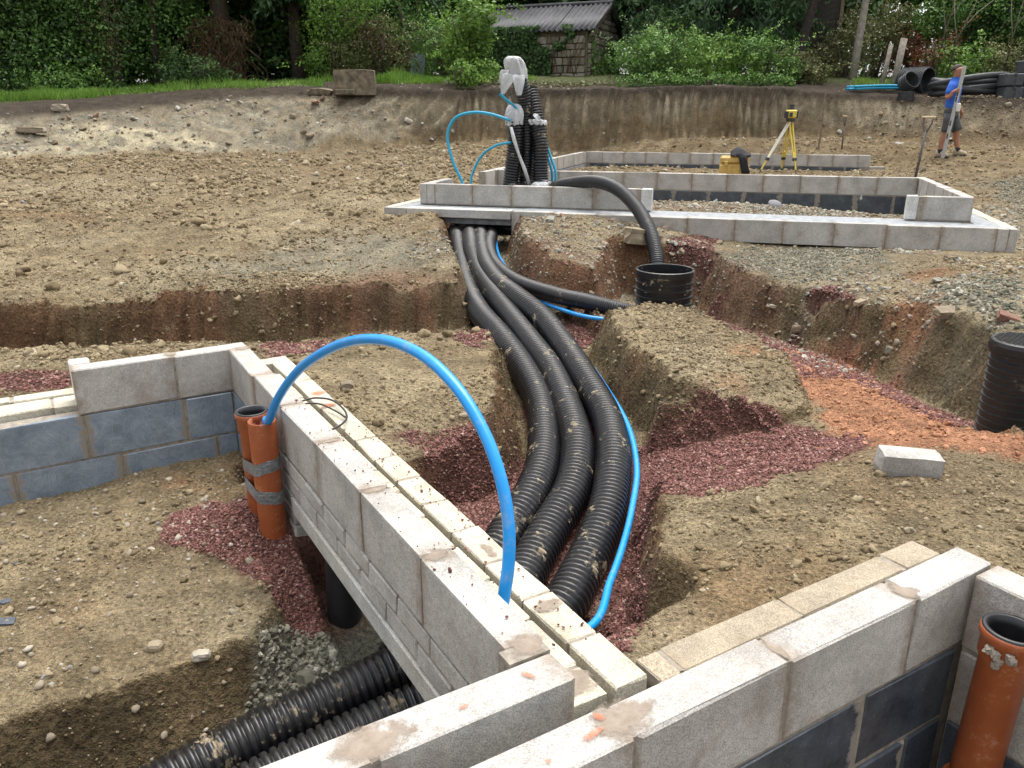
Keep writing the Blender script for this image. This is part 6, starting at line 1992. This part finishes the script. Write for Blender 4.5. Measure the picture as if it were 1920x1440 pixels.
# trunks and brush on the right
def trunk_tree(label, px, y, pts, radii, lobes, n_, sz, mt, seed, bark_):
    plant('tree', label, 'tree', base_at(px, y), lobes, n_, sz, mt, seed, [(pts, radii)] + [([(pts[-2][0], pts[-2][1], pts[-2][2]), (pts[-2][0] + .5, .2, pts[-2][2] + .9), (pts[-2][0] + 1.1, .3, pts[-2][2] + 1.6)], [radii[-2] * .5, radii[-2] * .35, .015])], bark_)
trunk_tree('leaning dark ivy trunk left of the timber shed', 1492, 22.0, [(-.05, 0, -.1), (.05, 0, .9), (.28, 0, 2.0), (.4, 0, 3.2), (.3, 0, 5)], [.13, .12, .11, .10, .08], [((.4, .3, 4.6), (1.3, 1.2, 1.0)), ((-.6, .5, 4.9), (1.2, 1.0, 1.0))], 4500, .085, 'leaf_mid', 81, 'bark_dark')
trunk_tree('tree with a straight pale trunk beside the timber shed', 1602, 21.6, [(-.06, 0, -.1), (-.02, 0, .9), (.03, 0, 2.0), (.06, 0, 3.2), (.1, 0, 5)], [.105, .095, .085, .08, .06], [((-.5, .3, 4.3), (1.0, 1.0, .8)), ((.9, .3, 4.8), (1.0, 1.0, .8)), ((.2, .6, 3.3), (.7, .6, .5))], 4500, .085, 'leaf_dark', 82, 'bark_pale')
for k, (px, y, h, lean, lab) in enumerate([(1752, 20.6, 2.4, .25, 'thin bare sapling left of the worker'), (1772, 20.3, 2.0, .42, 'slanting bare branch beside the large pipe section'), (1880, 20.2, 2.2, .15, 'bare thin sapling behind the hose coil'), (1905, 20.4, 2.6, .3, 'pale bare sapling by the crate stack')]):
    t = thing('sapling', lab, 'sapling', base_at(px, y), 0, 'bare saplings on the right')
    MB().tube([(0, 0, 0), (lean * .3, 0, h * .5), (lean * 1.2, 0, h)], [.022, .017, .008], 7).build('stem', 'bark', t, smooth=True)
    MB().tube([(lean * .3, 0, h * .5), (lean * .3 - .2, -.1, h * .75), (lean * .3 - .28, -.1, h)], [.014, .010, .004], 5).build('branch', 'bark_pale', t, smooth=True)
    MB().tube([(lean * .5, 0, h * .62), (lean * .5 + .25, -.1, h * .8), (lean + .35, -.1, h * .92)], [.012, .009, .004], 5).build('branch', 'bark_pale', t, smooth=True)
for px, y, w, h, k, n_, sz, mt, sd, lab in [
    (1580, 22.6, .5, 1.2, 7, 2600, .065, 'leaf_olive', 91, 'low olive brush beside the timber shed'),
    (1640, 23.2, .9, 2.0, 9, 4200, .07, 'leaf_olive', 92, 'thin yellow-green brush behind the cut posts'),
    (1705, 23.0, .6, 1.6, 7, 2200, .07, 'leaf_red', 93, 'red-brown leaved brush behind the cut posts'),
    (1790, 22.6, .8, 3.6, 12, 8500, .085, 'leaf_mid', 94, 'tall green bush above the large black pipe section'),
    (1840, 22.4, 1.0, 3.8, 12, 8500, .080, 'leaf_dark', 95, 'dark leafy bush behind the worker'),
    (1930, 21.8, 1.0, 3.8, 12, 8500, .080, 'leaf_mid', 96, 'green bush at the right edge above the crates'),
    (2060, 21.5, 1.2, 4.0, 10, 6000, .09, 'leaf_dark', 97, 'dark bush beyond the right edge'),
    (1880, 20.6, .6, .9, 7, 2400, .065, 'leaf_olive', 98, 'low brown-green scrub behind the hose coil'),
    (1800, 20.8, .5, .9, 6, 2000, .08, 'leaf_light', 99, 'bright broad-leaved weed behind the worker'),
]:
    plant('brush', lab, 'bush', base_at(px, y), lobeset(w, .55, h, k, sd, .62 if h > 3 else .42), n_, sz, mt, sd)
plant('brush', 'rust-leaved twiggy bush beside the large pipe section', 'bush', base_at(1742, 20.9), lobeset(.35, .2, 1.0, 6, 100, .3), 1100, .06, 'leaf_red', 100)
# the wood behind
for i, (px, y, w, h, mt, lab) in enumerate([
    (-250, 25, 2.6, 9, 'leaf_dark', 'tall dark tree behind the left hedge edge'), (60, 25.4, 2.6, 9, 'leaf_dark', 'tall dark tree behind the left hedge'), (330, 26, 2.6, 9, 'leaf_dark', 'tall dark tree behind the hollow'), (560, 26.5, 2.6, 9, 'leaf_dark', 'tall tree behind the pale tipped conifer'),
    (800, 28, 2.6, 9, 'leaf_mid', 'tall tree behind the round bush'), (1010, 28.5, 2.6, 9, 'leaf_dark', 'tall dark tree behind the shed roof'), (1200, 28.5, 2.6, 9, 'leaf_dark', 'tall dark tree behind the gable'), (1420, 27, 2.6, 9, 'leaf_dark', 'tall dark tree behind the drooping conifer'),
    (1540, 31, 1.6, 8, 'leaf_mid', 'tall tree behind the timber shed'), (1830, 25.5, 1.5, 9, 'leaf_mid', 'tall tree behind the worker'), (1990, 25, 2.4, 9, 'leaf_dark', 'tall dark tree behind the right edge')]):
    plant('woodland_tree', lab, 'tree', base_at(px, y), lobeset(w, 1.0, 6.5, 17, 300 + i, 1.45, .6), 9500, .30, mt, 300 + i, [([(0, 0, -.2), (.1, 0, 3), (.0, 0, 7)], [.22, .18, .08])], group='trees of the wood behind')

# grass along the top of the bank
rgv = np.random.default_rng(88)
gp = []
for px0, px1, y0, y1, k in [(-60, 250, 18.7, 20.3, 9000), (250, 640, 19.4, 21.2, 5000), (690, 840, 19.8, 22.0, 6000), (640, 1000, 21, 23, 3000), (1540, 1950, 19.5, 21.5, 2500)]:
    px_ = rgv.uniform(px0, px1, k); yy = rgv.uniform(y0, y1, k)
    x = (px_ - 960) / F_PX * yy * 1.03
    m = fbm(x, yy, 1.2, 3, 89) + .35 > 0
    gp.append(np.stack([x[m], yy[m]], 1))
gp = np.concatenate(gp)
gzv = H(gp[:, 0], gp[:, 1])
k = len(gp)
hgt = rgv.uniform(.04, .12, k) * (.5 + 2.2 * np.clip(vnoise(gp[:, 0] * 1.7, gp[:, 1] * 1.7, 5), 0, 1) ** 2)
a = rgv.uniform(0, 6.28, k)
wd = .012
base = np.stack([gp[:, 0], gp[:, 1], gzv - .01], 1)
sd_ = np.stack([np.cos(a) * wd, np.sin(a) * wd, np.zeros(k)], 1)
ln = np.stack([rgv.normal(0, .05, k), rgv.normal(0, .05, k), hgt], 1)
v = np.stack([base - sd_, base + sd_, base + ln + sd_ * .2, base + ln - sd_ * .2], 1).reshape(-1, 3)
tag(link('grass', mesh_np('grass', v, np.arange(4 * k).reshape(-1, 4), 'grass', False, np.repeat(np.clip(rgv.normal(.5, .22, k) + .5 * (vnoise(gp[:, 0] * .9, gp[:, 1] * 1.3, 6) - .5), 0, 1), 4))), 'green grass strip along the top of the left bank', 'grass', kind='stuff')

scene.cycles.adaptive_threshold = .02
scene.cycles.max_bounces = 5
scene.cycles.diffuse_bounces = 3
scene.cycles.glossy_bounces = 2
scene.cycles.transmission_bounces = 4
scene.cycles.transparent_max_bounces = 6
